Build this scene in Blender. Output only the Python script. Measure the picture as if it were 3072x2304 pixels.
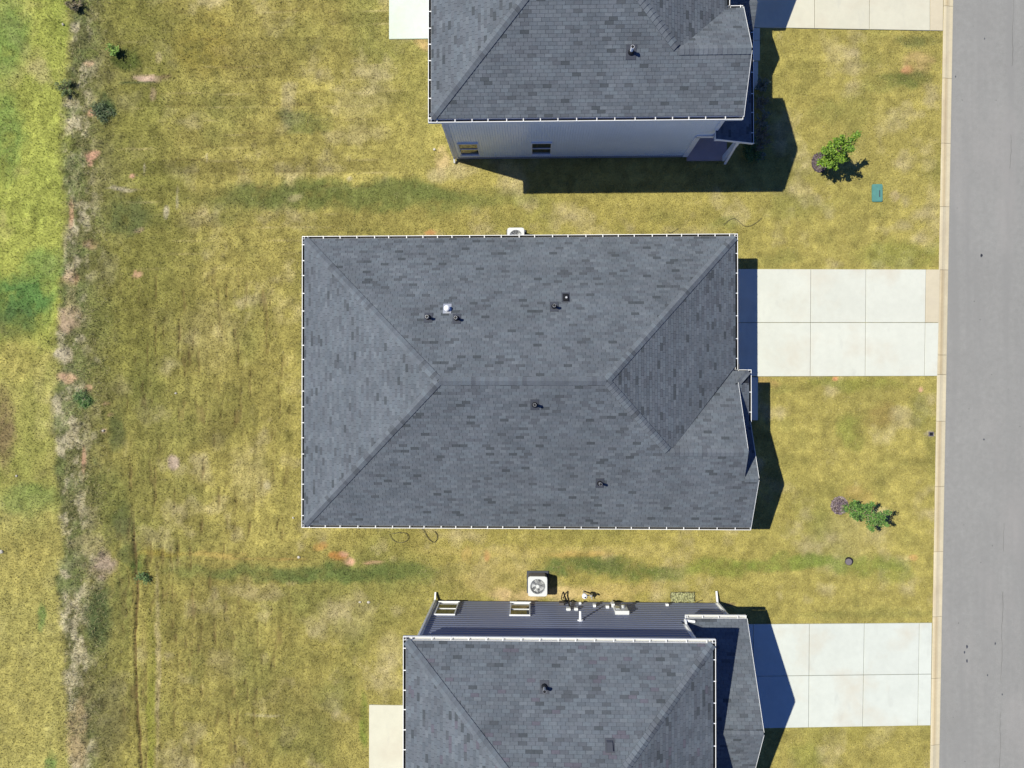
import bpy, math, random
import numpy as np
from mathutils import Vector, Matrix

random.seed(7)
rng = np.random.default_rng(11)
for o in list(bpy.data.objects):
    bpy.data.objects.remove(o)
SC = bpy.context.scene
COL = SC.collection

# ------------------------------------------------------------------ camera
FPX, ALT = 2132.0, 31.8                       # focal length in photo pixels, flying height in metres
_a = Vector((59.0, -13.0, -FPX)).normalized()
RC = _a.rotation_difference(Vector((0, 0, -1))).to_matrix()
cd = bpy.data.cameras.new('camera')
cam = bpy.data.objects.new('camera', cd)
COL.objects.link(cam)
cd.sensor_fit = 'HORIZONTAL'
cd.sensor_width = 36.0
cd.lens = 36.0 * FPX / 3072.0
cd.clip_end = 3000
cam.matrix_world = Matrix.Translation((0, 0, ALT)) @ RC.to_4x4()
SC.camera = cam


def at(px, py, h=0.0):
    """Survey: world x, y of a photo pixel on the level h."""
    d = RC @ Vector((px - 1536.0, -(py - 1152.0), -FPX))
    t = (ALT - h) / (-d.z)
    return d.x * t, d.y * t


# ------------------------------------------------------------------ sky, sun, exposure
SUN_FROM = Vector((-0.60, 0.183, 1.0)).normalized()
ELEV = math.asin(SUN_FROM.z)
world = bpy.data.worlds.new('World')
SC.world = world
world.use_nodes = True
nt = world.node_tree
nt.nodes.clear()
sky = nt.nodes.new('ShaderNodeTexSky')
sky.sky_type = 'NISHITA'
sky.sun_disc = False
sky.sun_elevation = ELEV
sky.sun_rotation = math.atan2(SUN_FROM.x, SUN_FROM.y)
sky.air_density = 0.5
sky.dust_density = 0.0
sky.ozone_density = 8.0
bg = nt.nodes.new('ShaderNodeBackground')
bg.inputs['Strength'].default_value = 0.135
wo = nt.nodes.new('ShaderNodeOutputWorld')
hs = nt.nodes.new('ShaderNodeHueSaturation')      # the deep blue of a clear, dry midday sky
hs.inputs['Saturation'].default_value = 1.10
hs.inputs['Hue'].default_value = 0.512
nt.links.new(sky.outputs[0], hs.inputs['Color'])
nt.links.new(hs.outputs[0], bg.inputs[0])
nt.links.new(bg.outputs[0], wo.inputs[0])
sd = bpy.data.lights.new('sun', 'SUN')
sd.energy = 4.8
sd.angle = math.radians(0.5)
sd.color = (1.0, 0.965, 0.84)
sun = bpy.data.objects.new('sun', sd)
COL.objects.link(sun)
sun.rotation_euler = (-SUN_FROM).to_track_quat('-Z', 'Y').to_euler()
SC.view_settings.view_transform = 'Standard'
SC.view_settings.look = 'None'
SC.view_settings.gamma = 1.0
SC.view_settings.use_curve_mapping = False
SC.view_settings.exposure = 0.25
SC.render.engine = 'CYCLES'
SC.cycles.max_bounces = 6


# ------------------------------------------------------------------ materials
def lin(c):
    return tuple(((v / 255.0) / 12.92 if v <= 10 else (((v / 255.0) + 0.055) / 1.055) ** 2.4) for v in c)


def mat(name, col, rough=0.7, spec=0.3, metallic=0.0, noise=None, bump=None, attr=None, detail=4.0, coat=0.0):
    """noise=(scale, amount): grain in the colour; bump=(scale, distance); attr multiplies the colour."""
    m = bpy.data.materials.new(name)
    m.use_nodes = True
    n, l = m.node_tree.nodes, m.node_tree.links
    b = n['Principled BSDF']
    b.inputs['Base Color'].default_value = (*col, 1)
    b.inputs['Roughness'].default_value = rough
    b.inputs['Specular IOR Level'].default_value = spec
    b.inputs['Metallic'].default_value = metallic
    b.inputs['Coat Weight'].default_value = coat
    tc = n.new('ShaderNodeTexCoord')
    geo = n.new('ShaderNodeNewGeometry')
    src = None
    if attr:
        a = n.new('ShaderNodeAttribute')
        a.attribute_name = attr
        src = a.outputs['Color']
    for sc, am in (noise or []):
        t = n.new('ShaderNodeTexNoise')
        t.inputs['Scale'].default_value = sc
        t.inputs['Detail'].default_value = detail
        t.inputs['Roughness'].default_value = 0.65
        l.new(geo.outputs['Position'], t.inputs['Vector'])
        r = n.new('ShaderNodeMapRange')
        r.inputs['From Min'].default_value = 0.25
        r.inputs['From Max'].default_value = 0.75
        r.inputs['To Min'].default_value = 1 - am
        r.inputs['To Max'].default_value = 1 + am
        l.new(t.outputs['Fac'], r.inputs['Value'])
        mx = n.new('ShaderNodeVectorMath')
        mx.operation = 'MULTIPLY'
        if src is None:
            mx.inputs[0].default_value = col
        else:
            l.new(src, mx.inputs[0])
        l.new(r.outputs[0], mx.inputs[1])
        src = mx.outputs[0]
    if src is not None:
        l.new(src, b.inputs['Base Color'])
    if bump:
        t = n.new('ShaderNodeTexNoise')
        t.inputs['Scale'].default_value = bump[0]
        t.inputs['Detail'].default_value = 4
        l.new(geo.outputs['Position'], t.inputs['Vector'])
        bp = n.new('ShaderNodeBump')
        bp.inputs['Distance'].default_value = bump[1]
        bp.inputs['Strength'].default_value = 1.0
        l.new(t.outputs['Fac'], bp.inputs['Height'])
        l.new(bp.outputs[0], b.inputs['Normal'])
    return m


M = {}
M['shingle'] = mat('asphalt_shingle', (0.1, 0.11, 0.13), 0.9, 0.25, noise=[(9.0, 0.10), (0.8, 0.14), (160.0, 0.22)], bump=(150, 0.003), attr='tone', detail=2)
M['deck'] = mat('roof_felt', (0.030, 0.033, 0.040), 0.95, 0.1, noise=[(12, 0.2)])
M['white'] = mat('white_aluminium', (0.80, 0.80, 0.78), 0.4, 0.4, noise=[(6, 0.04)])
M['gutter_shade'] = mat('gutter_bottom_painted_shade', (0.035, 0.033, 0.03), 0.6, 0.3, noise=[(9, 0.25)])  # shade inside the white gutters, painted as a dark trough colour
M['trim'] = mat('white_trim_board', (0.78, 0.79, 0.78), 0.55, 0.35, noise=[(3, 0.05)])
M['light_siding'] = mat('pale_siding', (0.80, 0.89, 0.96), 0.28, 1.0, noise=[(1.5, 0.04)])
M['dark_siding'] = mat('slate_blue_siding', (0.20, 0.225, 0.31), 0.45, 0.4, noise=[(1.2, 0.05), (30, 0.04)])
M['mid_siding'] = mat('grey_siding', (0.35, 0.38, 0.42), 0.5, 0.4, noise=[(2, 0.05)])
M['glass'] = mat('window_glass', (0.045, 0.05, 0.04), 0.04, 0.9)
M['curtain'] = mat('window_blind', (0.30, 0.29, 0.25), 0.7, 0.2)
M['concrete'] = mat('broom_finished_concrete', (0.52, 0.53, 0.48), 0.85, 0.25, noise=[(0.7, 0.05), (4, 0.035), (60, 0.04)], bump=(90, 0.002), attr='tone')
M['curb'] = mat('tan_curb_concrete', (0.5, 0.43, 0.32), 0.85, 0.25, noise=[(1.1, 0.08), (9, 0.06), (70, 0.05)], bump=(90, 0.002), attr='tone')
M['porch'] = mat('porch_slab_concrete', (0.42, 0.32, 0.30), 0.8, 0.3, noise=[(2, 0.1), (40, 0.05)])
M['metal'] = mat('galvanised_metal', (0.55, 0.56, 0.57), 0.4, 0.5, metallic=0.6, noise=[(20, 0.08)])
M['ac_top'] = mat('ac_painted_steel', (0.62, 0.63, 0.62), 0.45, 0.4, noise=[(15, 0.05)])
M['ac_side'] = mat('ac_louvre_steel', (0.10, 0.09, 0.09), 0.6, 0.3, noise=[(20, 0.1)])
M['black'] = mat('black_rubber', (0.012, 0.012, 0.014), 0.6, 0.3)
M['lead'] = mat('dark_flashing', (0.05, 0.055, 0.07), 0.6, 0.4, noise=[(20, 0.1)])
M['pvc'] = mat('white_pvc', (0.85, 0.86, 0.88), 0.4, 0.5)
M['bark'] = mat('young_bark', (0.34, 0.25, 0.17), 0.9, 0.15, noise=[(25, 0.25)], bump=(60, 0.004))
M['leaf'] = mat('tree_leaf', (0.1, 0.2, 0.02), 0.55, 0.35, attr='tone')
M['chips'] = mat('bark_chips', (0.1, 0.08, 0.08), 0.9, 0.15, attr='tone')
M['soil'] = mat('dark_soil', (0.075, 0.055, 0.045), 0.95, 0.1, noise=[(20, 0.3)], bump=(30, 0.02))
M['green_lid'] = mat('green_plastic_lid', (0.085, 0.23, 0.20), 0.55, 0.35, noise=[(8, 0.12), (60, 0.06)])
M['stone'] = mat('pale_stone', (0.50, 0.46, 0.38), 0.9, 0.2, noise=[(15, 0.15)], bump=(30, 0.01))
M['iron'] = mat('cast_iron_lid', (0.16, 0.14, 0.15), 0.7, 0.3, noise=[(40, 0.2)])
M['rubber_hose'] = mat('dark_cable', (0.09, 0.08, 0.05), 0.6, 0.3)
M['net'] = mat('pale_plastic_net', (0.27, 0.27, 0.13), 0.6, 0.3, noise=[(12, 0.9)])
M['tar'] = mat('old_tar', (0.11, 0.11, 0.105), 0.8, 0.2, noise=[(6, 0.3)])
M['gutter_lit'] = mat('gutter_bottom_painted_lit', (0.5, 0.5, 0.48), 0.5, 0.3)  # light copy of the trough colour, painted for gutters whose inside catches sun
M['door'] = mat('painted_door', (0.6, 0.6, 0.58), 0.5, 0.4)


def attr_mat_lawn(name, amounts):
    m = mat(name, (0.2, 0.18, 0.06), 0.95, 0.08, noise=amounts, bump=(34, 0.035), attr='tone', detail=5)
    return m


M['lawn'] = attr_mat_lawn('lawn_turf', [(14, 0.32), (45, 0.30), (3.1, 0.08)])
M['blade'] = mat('grass_blade', (0.2, 0.18, 0.06), 0.8, 0.15, attr='tone')
M['far'] = mat('far_grass', (0.19, 0.18, 0.07), 0.95, 0.05, noise=[(0.25, 0.25), (9, 0.3)])

def overlay(m_, colr, scale, lo, hi, amount, stretch=(1, 1, 1)):
    n, l = m_.node_tree.nodes, m_.node_tree.links
    bs = n['Principled BSDF']
    src = bs.inputs['Base Color'].links[0].from_socket
    geo = n.new('ShaderNodeNewGeometry')
    mp = n.new('ShaderNodeMapping')
    mp.inputs['Scale'].default_value = stretch
    l.new(geo.outputs['Position'], mp.inputs['Vector'])
    t = n.new('ShaderNodeTexNoise')
    t.inputs['Scale'].default_value = scale
    t.inputs['Detail'].default_value = 6
    t.inputs['Roughness'].default_value = 0.6
    l.new(mp.outputs[0], t.inputs['Vector'])
    r_ = n.new('ShaderNodeMapRange')
    r_.inputs['From Min'].default_value = lo
    r_.inputs['From Max'].default_value = hi
    r_.inputs['To Max'].default_value = amount
    l.new(t.outputs['Fac'], r_.inputs['Value'])
    mx = n.new('ShaderNodeMix')
    mx.data_type = 'RGBA'
    l.new(r_.outputs[0], mx.inputs['Factor'])
    l.new(src, mx.inputs['A'])
    mx.inputs['B'].default_value = (*colr, 1)
    l.new(mx.outputs['Result'], bs.inputs['Base Color'])


overlay(M['concrete'], (0.50, 0.44, 0.34), 0.45, .50, .72, .55)
overlay(M['concrete'], (0.36, 0.36, 0.33), 1.3, .60, .80, .5, (1, .35, 1))
overlay(M['concrete'], (0.30, 0.29, 0.26), 3.1, .70, .80, .5)
overlay(M['curb'], (0.40, 0.31, 0.21), 0.8, .52, .75, .55, (1, .5, 1))
# asphalt: pale worn grey with pepper of light and dark stones
m = M['road'] = mat('worn_asphalt', (0.246, 0.243, 0.230), 0.9, 0.2, noise=[(0.35, 0.06), (5, 0.08), (38, 0.22)], bump=(120, 0.003))
n, l = m.node_tree.nodes, m.node_tree.links
bs = n['Principled BSDF']
src = bs.inputs['Base Color'].links[0].from_socket
geo = n.new('ShaderNodeNewGeometry')
overlay(m, (0.225, 0.222, 0.212), 1.2, .45, .65, .7, (1.6, .07, 1))
overlay(m, (0.30, 0.285, 0.27), 0.5, .52, .72, .5, (1, .3, 1))
src = bs.inputs['Base Color'].links[0].from_socket
for sc, th, colr in ((26.0, 0.030, (0.55, 0.55, 0.52)), (4.1, 0.016, (0.045, 0.045, 0.045))):
    vo = n.new('ShaderNodeTexVoronoi')
    vo.inputs['Scale'].default_value = sc
    l.new(geo.outputs['Position'], vo.inputs['Vector'])
    lt = n.new('ShaderNodeMath')
    lt.operation = 'LESS_THAN'
    lt.inputs[1].default_value = th if sc > 10 else 0.075
    l.new(vo.outputs['Distance'], lt.inputs[0])
    sep = n.new('ShaderNodeSeparateColor')
    l.new(vo.outputs['Color'], sep.inputs[0])
    g = n.new('ShaderNodeMath')
    g.operation = 'GREATER_THAN'
    g.inputs[1].default_value = 0.80 if sc > 10 else 0.93
    l.new(sep.outputs[0], g.inputs[0])
    mu = n.new('ShaderNodeMath')
    mu.operation = 'MULTIPLY'
    l.new(lt.outputs[0], mu.inputs[0])
    l.new(g.outputs[0], mu.inputs[1])
    mx = n.new('ShaderNodeMix')
    mx.data_type = 'RGBA'
    l.new(mu.outputs[0], mx.inputs['Factor'])
    l.new(src, mx.inputs['A'])
    mx.inputs['B'].default_value = (*colr, 1)
    src = mx.outputs['Result']
l.new(src, bs.inputs['Base Color'])

# ------------------------------------------------------------------ object helpers
WL = {}


def link(o, parent=None):
    COL.objects.link(o)
    WL[o.name] = Vector(o.location)
    if parent is not None:
        o.parent = parent
        o.matrix_parent_inverse = Matrix.Translation(-WL[parent.name])
    return o


def tag(o, label=None, cat=None, group=None, kind=None):
    if label: o['label'] = label
    if cat: o['category'] = cat
    if group: o['group'] = group
    if kind: o['kind'] = kind
    return o


def thing(name, label, cat, loc, group=None):
    o = bpy.data.objects.new(name, None)
    o.empty_display_size = 0.3
    o.location = loc
    link(o)
    return tag(o, label, cat, group)


def mesh_data(name, verts, faces, material, tone=None, smooth=False):
    me = bpy.data.meshes.new(name)
    me.from_pydata([tuple(v) for v in verts], [], faces)
    me.materials.append(material)
    if tone is not None:
        a = me.color_attributes.new('tone', 'FLOAT_COLOR', 'POINT')
        t = np.asarray(tone, dtype=np.float32)
        if t.ndim == 1:
            t = np.tile(t, (len(verts), 1))
        t4 = np.ones((len(verts), 4), np.float32)
        t4[:, :3] = t[:, :3]
        a.data.foreach_set('color', t4.ravel())
    if smooth:
        me.polygons.foreach_set('use_smooth', [True] * len(me.polygons))
    me.update()
    return me


def obj(name, verts, faces, material, parent=None, tone=None, smooth=False, loc=(0, 0, 0), rotz=0.0, label=None):
    me = mesh_data(name, verts, faces, material, tone, smooth)
    o = bpy.data.objects.new(name, me)
    o.location = loc
    o.rotation_euler = (0, 0, rotz)
    link(o, parent)
    if label: o['label'] = label
    return o


def inst(name, me, parent, loc, rotz=0.0):
    o = bpy.data.objects.new(name, me)
    o.location = loc
    o.rotation_euler = (0, 0, rotz)
    return link(o, parent)


class MB:
    """Collects simple solids into one mesh."""
    def __init__(s):
        s.v, s.f = [], []

    def add(s, v, f):
        b = len(s.v)
        s.v += [tuple(p) for p in v]
        s.f += [[i + b for i in q] for q in f]
        return s

    def box(s, x0, x1, y0, y1, z0, z1):
        return s.add([(x0, y0, z0), (x1, y0, z0), (x1, y1, z0), (x0, y1, z0), (x0, y0, z1), (x1, y0, z1), (x1, y1, z1), (x0, y1, z1)],
                     [(0, 3, 2, 1), (4, 5, 6, 7), (0, 1, 5, 4), (1, 2, 6, 5), (2, 3, 7, 6), (3, 0, 4, 7)])

    def prism(s, poly, z0, z1):
        """poly: plan outline, counter-clockwise; z1 number or function."""
        n_ = len(poly)
        a = [(x, y, z0(x, y) if callable(z0) else z0) for x, y in poly]
        b = [(x, y, z1(x, y) if callable(z1) else z1) for x, y in poly]
        return s.add(a + b, [tuple(range(n_))[::-1], tuple(range(n_, 2 * n_))] + [(i, (i + 1) % n_, n_ + (i + 1) % n_, n_ + i) for i in range(n_)])

    def bar(s, p, q, w, h, up=(0, 0, 1)):
        p, q, up = Vector(p), Vector(q), Vector(up)
        d = (q - p).normalized()
        sd_ = d.cross(up)
        if sd_.length < 1e-4: sd_ = d.cross(Vector((0, 1, 0)))
        sd_.normalize()
        u = sd_.cross(d).normalized()
        c = []
        for e in (p, q):
            for a, b in ((-1, -1), (1, -1), (1, 1), (-1, 1)):
                c.append(e + sd_ * (a * w / 2) + u * (b * h / 2))
        return s.add(c, [(0, 1, 2, 3), (7, 6, 5, 4), (0, 4, 5, 1), (1, 5, 6, 2), (2, 6, 7, 3), (3, 7, 4, 0)])

    def tube(s, pts, rad, n_=8, cap=True):
        pts = [Vector(p) for p in pts]
        rad = rad if isinstance(rad, (list, tuple)) else [rad] * len(pts)
        b = len(s.v)
        for i, p in enumerate(pts):
            d = (pts[min(i + 1, len(pts) - 1)] - pts[max(i - 1, 0)]).normalized()
            a = d.cross(Vector((0.31, 0.2, 0.93)))
            if a.length < 0.05: a = d.cross(Vector((1, 0, 0)))
            a.normalize()
            c = d.cross(a)
            for k in range(n_):
                t = 2 * math.pi * k / n_
                s.v.append(tuple(p + (a * math.cos(t) + c * math.sin(t)) * rad[i]))
        for i in range(len(pts) - 1):
            for k in range(n_):
                k2 = (k + 1) % n_
                s.f.append([b + i * n_ + k, b + i * n_ + k2, b + (i + 1) * n_ + k2, b + (i + 1) * n_ + k])
        if cap:
            s.f.append([b + k for k in range(n_)][::-1])
            s.f.append([b + (len(pts) - 1) * n_ + k for k in range(n_)])
        return s

    def build(s, name, material, parent=None, **kw):
        return obj(name, s.v, s.f, material, parent, **kw)


# ------------------------------------------------------------------ numpy noise
def vnoise(x, y, scale, seed):
    r = np.random.default_rng(seed)
    T = r.random((256, 256))
    u, v = x / scale + 1000.0, y / scale + 1000.0
    i, j = np.floor(u).astype(int), np.floor(v).astype(int)
    fu, fv = u - i, v - j
    fu, fv = fu * fu * (3 - 2 * fu), fv * fv * (3 - 2 * fv)
    a, b = T[i % 256, j % 256], T[(i + 1) % 256, j % 256]
    c, d = T[i % 256, (j + 1) % 256], T[(i + 1) % 256, (j + 1) % 256]
    return (a * (1 - fu) + b * fu) * (1 - fv) + (c * (1 - fu) + d * fu) * fv


def fbm(x, y, scale, seed, octv=4, gain=0.55):
    t, am, s = 0, 1.0, 0
    for k in range(octv):
        t = t + am * vnoise(x, y, scale / 2 ** k, seed + 17 * k)
        s += am
        am *= gain
    return t / s


# ------------------------------------------------------------------ ground plan (metres)
CURB = [at(2831, 0), at(2790, 2304)]
ROAD = [at(2861, 0), at(2819, 2304)]


def line_x(Ln, y):
    (x0, y0), (x1, y1) = Ln
    return x0 + (x1 - x0) * (y - y0) / (y1 - y0)


MID = [(-8.98, -5.25), (8.40, -5.25), (8.40, 0.30), (7.88, 0.30), (7.88, 5.80), (-8.98, 5.80)]
BLK = [(-4.33, -9.5, 8.22, -21.2), (-3.4, 10.3, 7.4, 21.9), (-8.98, -5.25, 7.88, 5.8)]
LEV = 0.045      # top of the slabs


def c_(r, g, b):
    """Base colour of a sunlit surface that reads r, g, b in the photograph (sun and exposure divided out)."""
    q = lin((r, g, b))
    return np.array([q[0] * 0.60, q[1] * 0.61, q[2] * 0.66])


OLIVE, YEL, STRAW, GREEN = c_(167, 155, 80), c_(186, 172, 90), c_(198, 182, 124), c_(130, 134, 68)
DGREEN, LGREEN, VGREEN, CLAY, PALE, BROWN = c_(80, 96, 54), c_(178, 181, 84), c_(108, 142, 70), c_(216, 168, 128), c_(212, 198, 154), c_(140, 118, 82)

# patches of the lawn: photo px, py, radius x, radius y (photo px), colour, strength
PATCH = [
    (30, 120, 60, 120, VGREEN, .6), (25, 400, 45, 120, VGREEN, .6), (150, 420, 60, 60, LGREEN, .5), (70, 900, 85, 75, VGREEN, 1.0), (40, 960, 70, 60, DGREEN, .6), (130, 790, 60, 60, VGREEN, .6),
    (60, 1080, 90, 60, YEL, .6), (15, 1290, 30, 110, BROWN, .8), (80, 1490, 80, 50, VGREEN, .45), (90, 1600, 50, 60, GREEN, .3), (125, 1850, 14, 30, VGREEN, .7), (155, 2290, 16, 40, VGREEN, .7),
    (60, 1700, 90, 100, YEL, .6), (60, 2100, 90, 150, YEL, .35), (130, 215, 40, 30, STRAW, .5), (130, 1640, 60, 60, YEL, .5),
    (310, 335, 28, 40, DGREEN, 1.0), (385, 170, 42, 38, c_(88, 98, 44), .9), (285, 160, 22, 14, GREEN, .8), (215, 270, 26, 24, GREEN, .8),
    (275, 342, 17, 12, CLAY, .95), (280, 460, 22, 12, CLAY, .95), (270, 474, 9, 14, CLAY, .9), (397, 525, 8, 6, CLAY, .9), (272, 190, 16, 8, CLAY, .5), (275, 735, 20, 16, CLAY, .55), (418, 820, 17, 10, CLAY, .9), (405, 812, 6, 9, CLAY, .7), (212, 640, 8, 50, CLAY, .6), (205, 840, 26, 22, CLAY, .45),
    (450, 232, 44, 10, c_(205, 175, 140), .9), (462, 270, 10, 22, c_(195, 165, 130), .6), (478, 175, 10, 14, STRAW, .6), (500, 228, 18, 6, BROWN, .8), (420, 247, 60, 3, DGREEN, .7),
    (370, 565, 32, 7, PALE, .7), (500, 628, 8, 20, PALE, .8), (434, 505, 4, 16, PALE, .6), (533, 590, 4, 28, PALE, .5), (412, 688, 14, 8, c_(220, 180, 140), .6), (620, 475, 4, 14, PALE, .4),
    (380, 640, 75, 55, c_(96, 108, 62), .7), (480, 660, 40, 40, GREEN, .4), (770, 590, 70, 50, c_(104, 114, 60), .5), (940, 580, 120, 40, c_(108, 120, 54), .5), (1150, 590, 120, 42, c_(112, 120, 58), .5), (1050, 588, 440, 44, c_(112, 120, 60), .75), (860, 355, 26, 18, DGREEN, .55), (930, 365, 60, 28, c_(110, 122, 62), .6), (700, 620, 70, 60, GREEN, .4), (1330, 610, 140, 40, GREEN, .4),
    (880, 595, 22, 10, STRAW, .5), (1045, 535, 9, 6, PALE, .6),
    (720, 90, 120, 80, YEL, .35), (620, 130, 90, 90, c_(160, 142, 62), .5), (600, 260, 110, 60, YEL, .3), (900, 110, 80, 60, GREEN, .25), (1080, 60, 60, 80, GREEN, .25), (1100, 300, 80, 60, STRAW, .3), (1080, 400, 90, 30, STRAW, .4), (1110, 270, 30, 14, STRAW, .5),
    (330, 800, 26, 40, PALE, .15), (190, 1065, 26, 22, PALE, 1.0), (200, 1130, 26, 16, c_(214, 176, 132), .9), (205, 950, 30, 30, c_(210, 180, 140), .7), (210, 900, 18, 40, STRAW, .5), (265, 1160, 12, 10, CLAY, .6), (252, 1195, 32, 24, c_(80, 120, 60), .9), (315, 1212, 12, 5, CLAY, .7), (330, 1245, 12, 5, CLAY, .6), (310, 1292, 7, 7, c_(225, 190, 150), .8), (252, 1380, 7, 34, CLAY, .75),
    (300, 960, 40, 70, GREEN, .5), (340, 1200, 40, 60, c_(120, 116, 62), .5), (350, 1290, 26, 60, DGREEN, .6), (330, 1500, 40, 120, GREEN, .5), (360, 1560, 36, 60, DGREEN, .5), (240, 1080, 20, 60, GREEN, .6),
    (520, 1390, 14, 20, c_(205, 180, 150), .8), (600, 1400, 40, 50, STRAW, .5), (700, 1250, 70, 90, c_(128, 124, 60), .5), (650, 1300, 50, 40, c_(120, 112, 58), .5), (440, 1250, 50, 200, c_(124, 124, 62), .45), (760, 1420, 60, 80, STRAW, .3), (830, 1000, 50, 200, YEL, .4), (870, 1300, 25, 280, YEL, .4), (800, 1450, 12, 12, PALE, .4), (500, 900, 120, 120, c_(134, 128, 62), .4), (640, 1000, 90, 90, STRAW, .2),
    (380, 1660, 40, 30, DGREEN, .6), (420, 1700, 30, 30, c_(70, 120, 50), .6), (300, 1700, 40, 40, c_(190, 165, 140), .7), (250, 1640, 50, 30, STRAW, .5), (300, 1850, 40, 90, c_(84, 100, 56), .8), (260, 2100, 30, 90, BROWN, .3), (330, 2150, 50, 120, c_(124, 118, 72), .7), (235, 2200, 30, 100, c_(196, 170, 118), .7), (370, 1800, 26, 130, GREEN, .6),
    (480, 1660, 70, 10, c_(170, 150, 60), .5), (640, 1662, 90, 7, c_(200, 170, 90), .6), (800, 1675, 130, 4, c_(196, 150, 84), .5), (1010, 1672, 28, 12, c_(214, 130, 66), .75), (1045, 1685, 20, 10, CLAY, .9), (1030, 1665, 14, 8, CLAY, .7), (1120, 1687, 26, 5, CLAY, .8), (960, 1640, 22, 12, c_(205, 150, 80), .6), (1400, 1668, 16, 24, c_(200, 160, 90), .5), (1460, 1665, 9, 16, c_(216, 140, 90), .55),
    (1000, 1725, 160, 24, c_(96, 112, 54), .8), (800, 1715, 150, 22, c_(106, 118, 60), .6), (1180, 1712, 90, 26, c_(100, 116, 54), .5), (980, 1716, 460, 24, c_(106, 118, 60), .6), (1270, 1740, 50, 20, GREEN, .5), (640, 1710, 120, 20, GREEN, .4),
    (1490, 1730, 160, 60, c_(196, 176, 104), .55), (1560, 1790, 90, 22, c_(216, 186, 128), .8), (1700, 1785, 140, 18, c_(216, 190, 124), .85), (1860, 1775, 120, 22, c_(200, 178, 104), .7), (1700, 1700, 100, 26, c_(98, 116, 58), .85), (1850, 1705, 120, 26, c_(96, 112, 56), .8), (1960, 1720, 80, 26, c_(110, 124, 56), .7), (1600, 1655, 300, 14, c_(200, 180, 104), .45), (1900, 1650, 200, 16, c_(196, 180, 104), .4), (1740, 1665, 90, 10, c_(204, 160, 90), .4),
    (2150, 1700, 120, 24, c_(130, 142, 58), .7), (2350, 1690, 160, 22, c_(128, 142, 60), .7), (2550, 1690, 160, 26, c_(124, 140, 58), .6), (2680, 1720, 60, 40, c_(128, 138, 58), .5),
    (1180, 1960, 40, 60, STRAW, .4), (760, 1770, 80, 26, c_(176, 160, 108), .6), (640, 1900, 100, 120, c_(140, 130, 70), .4), (1000, 2080, 60, 40, GREEN, .45), (880, 2080, 120, 60, c_(150, 138, 76), .3), (1090, 2160, 14, 80, c_(120, 140, 50), .7), (1040, 1850, 80, 60, STRAW, .3), (700, 2000, 40, 40, STRAW, .25), (590, 2000, 30, 60, GREEN, .3), (450, 2100, 14, 300, c_(150, 150, 62), .8), (472, 2000, 8, 260, c_(204, 186, 130), .6), (800, 2146, 60, 3, PALE, .5), (930, 2190, 80, 80, c_(140, 132, 70), .4), (435, 1860, 22, 170, YEL, .6),
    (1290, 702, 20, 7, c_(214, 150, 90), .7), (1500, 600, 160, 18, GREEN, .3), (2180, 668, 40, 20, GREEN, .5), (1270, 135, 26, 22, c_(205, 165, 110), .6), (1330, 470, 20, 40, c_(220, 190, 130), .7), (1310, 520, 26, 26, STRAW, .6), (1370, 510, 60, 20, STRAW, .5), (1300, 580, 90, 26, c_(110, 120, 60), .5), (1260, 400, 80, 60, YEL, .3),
    (2720, 215, 16, 12, c_(205, 120, 90), .6), (2745, 200, 40, 40, c_(200, 165, 110), .5), (2745, 120, 60, 20, DGREEN, .55), (2720, 245, 70, 22, c_(96, 108, 52), .75), (2640, 260, 60, 26, GREEN, .4), (2460, 150, 70, 50, YEL, .3), (2560, 330, 60, 60, c_(130, 130, 64), .4), (2480, 330, 50, 30, GREEN, .35), (2680, 590, 16, 16, c_(214, 190, 140), .6), (2400, 620, 100, 40, GREEN, .3), (2700, 760, 120, 40, c_(132, 140, 60), .5), (2350, 770, 60, 24, GREEN, .4), (2420, 680, 120, 30, YEL, .3),
    (2300, 1145, 40, 14, c_(190, 150, 90), .5), (2560, 1155, 140, 22, c_(140, 142, 62), .7), (2330, 1160, 60, 14, GREEN, .4), (2760, 1230, 30, 60, GREEN, .4), (2650, 1260, 40, 40, c_(150, 128, 72), .6), (2700, 1250, 30, 26, c_(190, 176, 116), .5), (2763, 1167, 8, 8, CLAY, .8), (2507, 1136, 8, 6, c_(230, 160, 110), .8), (2790, 1302, 18, 8, PALE, .7), (2560, 1300, 40, 50, c_(128, 140, 58), .5), (2400, 1400, 60, 90, YEL, .3), (2740, 1670, 14, 10, c_(205, 150, 90), .5),
    (2190, 1812, 22, 6, c_(120, 92, 84), .8), (2600, 1840, 200, 12, GREEN, .3), (2330, 1740, 60, 20, YEL, .4), (2550, 2200, 120, 40, c_(165, 156, 70), .4), (2420, 2270, 60, 40, c_(128, 138, 58), .4),
    (2550, 1610, 110, 60, STRAW, .2), (2585, 1500, 50, 30, c_(196, 160, 90), .35), (2540, 440, 60, 50, STRAW, .15),
]
BANKX = [(-300, 215), (0, 215), (60, 205), (150, 212), (260, 195), (340, 190), (420, 180), (560, 182), (620, 200), (700, 198), (760, 186), (860, 182), (960, 172), (1060, 165), (1130, 172), (1200, 148), (1280, 158), (1350, 165), (1420, 160), (1480, 172), (1560, 180), (1660, 184), (1740, 160), (1800, 172), (1880, 182), (1960, 196), (2050, 190), (2150, 205), (2304, 205), (2700, 205)]


def to_px(x, y):
    Rt = np.array(RC.transposed())
    d = np.stack([x, y, np.full_like(x, -ALT)], -1) @ Rt.T
    return 1536 + FPX * d[..., 0] / -d[..., 2], 1152 - FPX * d[..., 1] / -d[..., 2]


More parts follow.
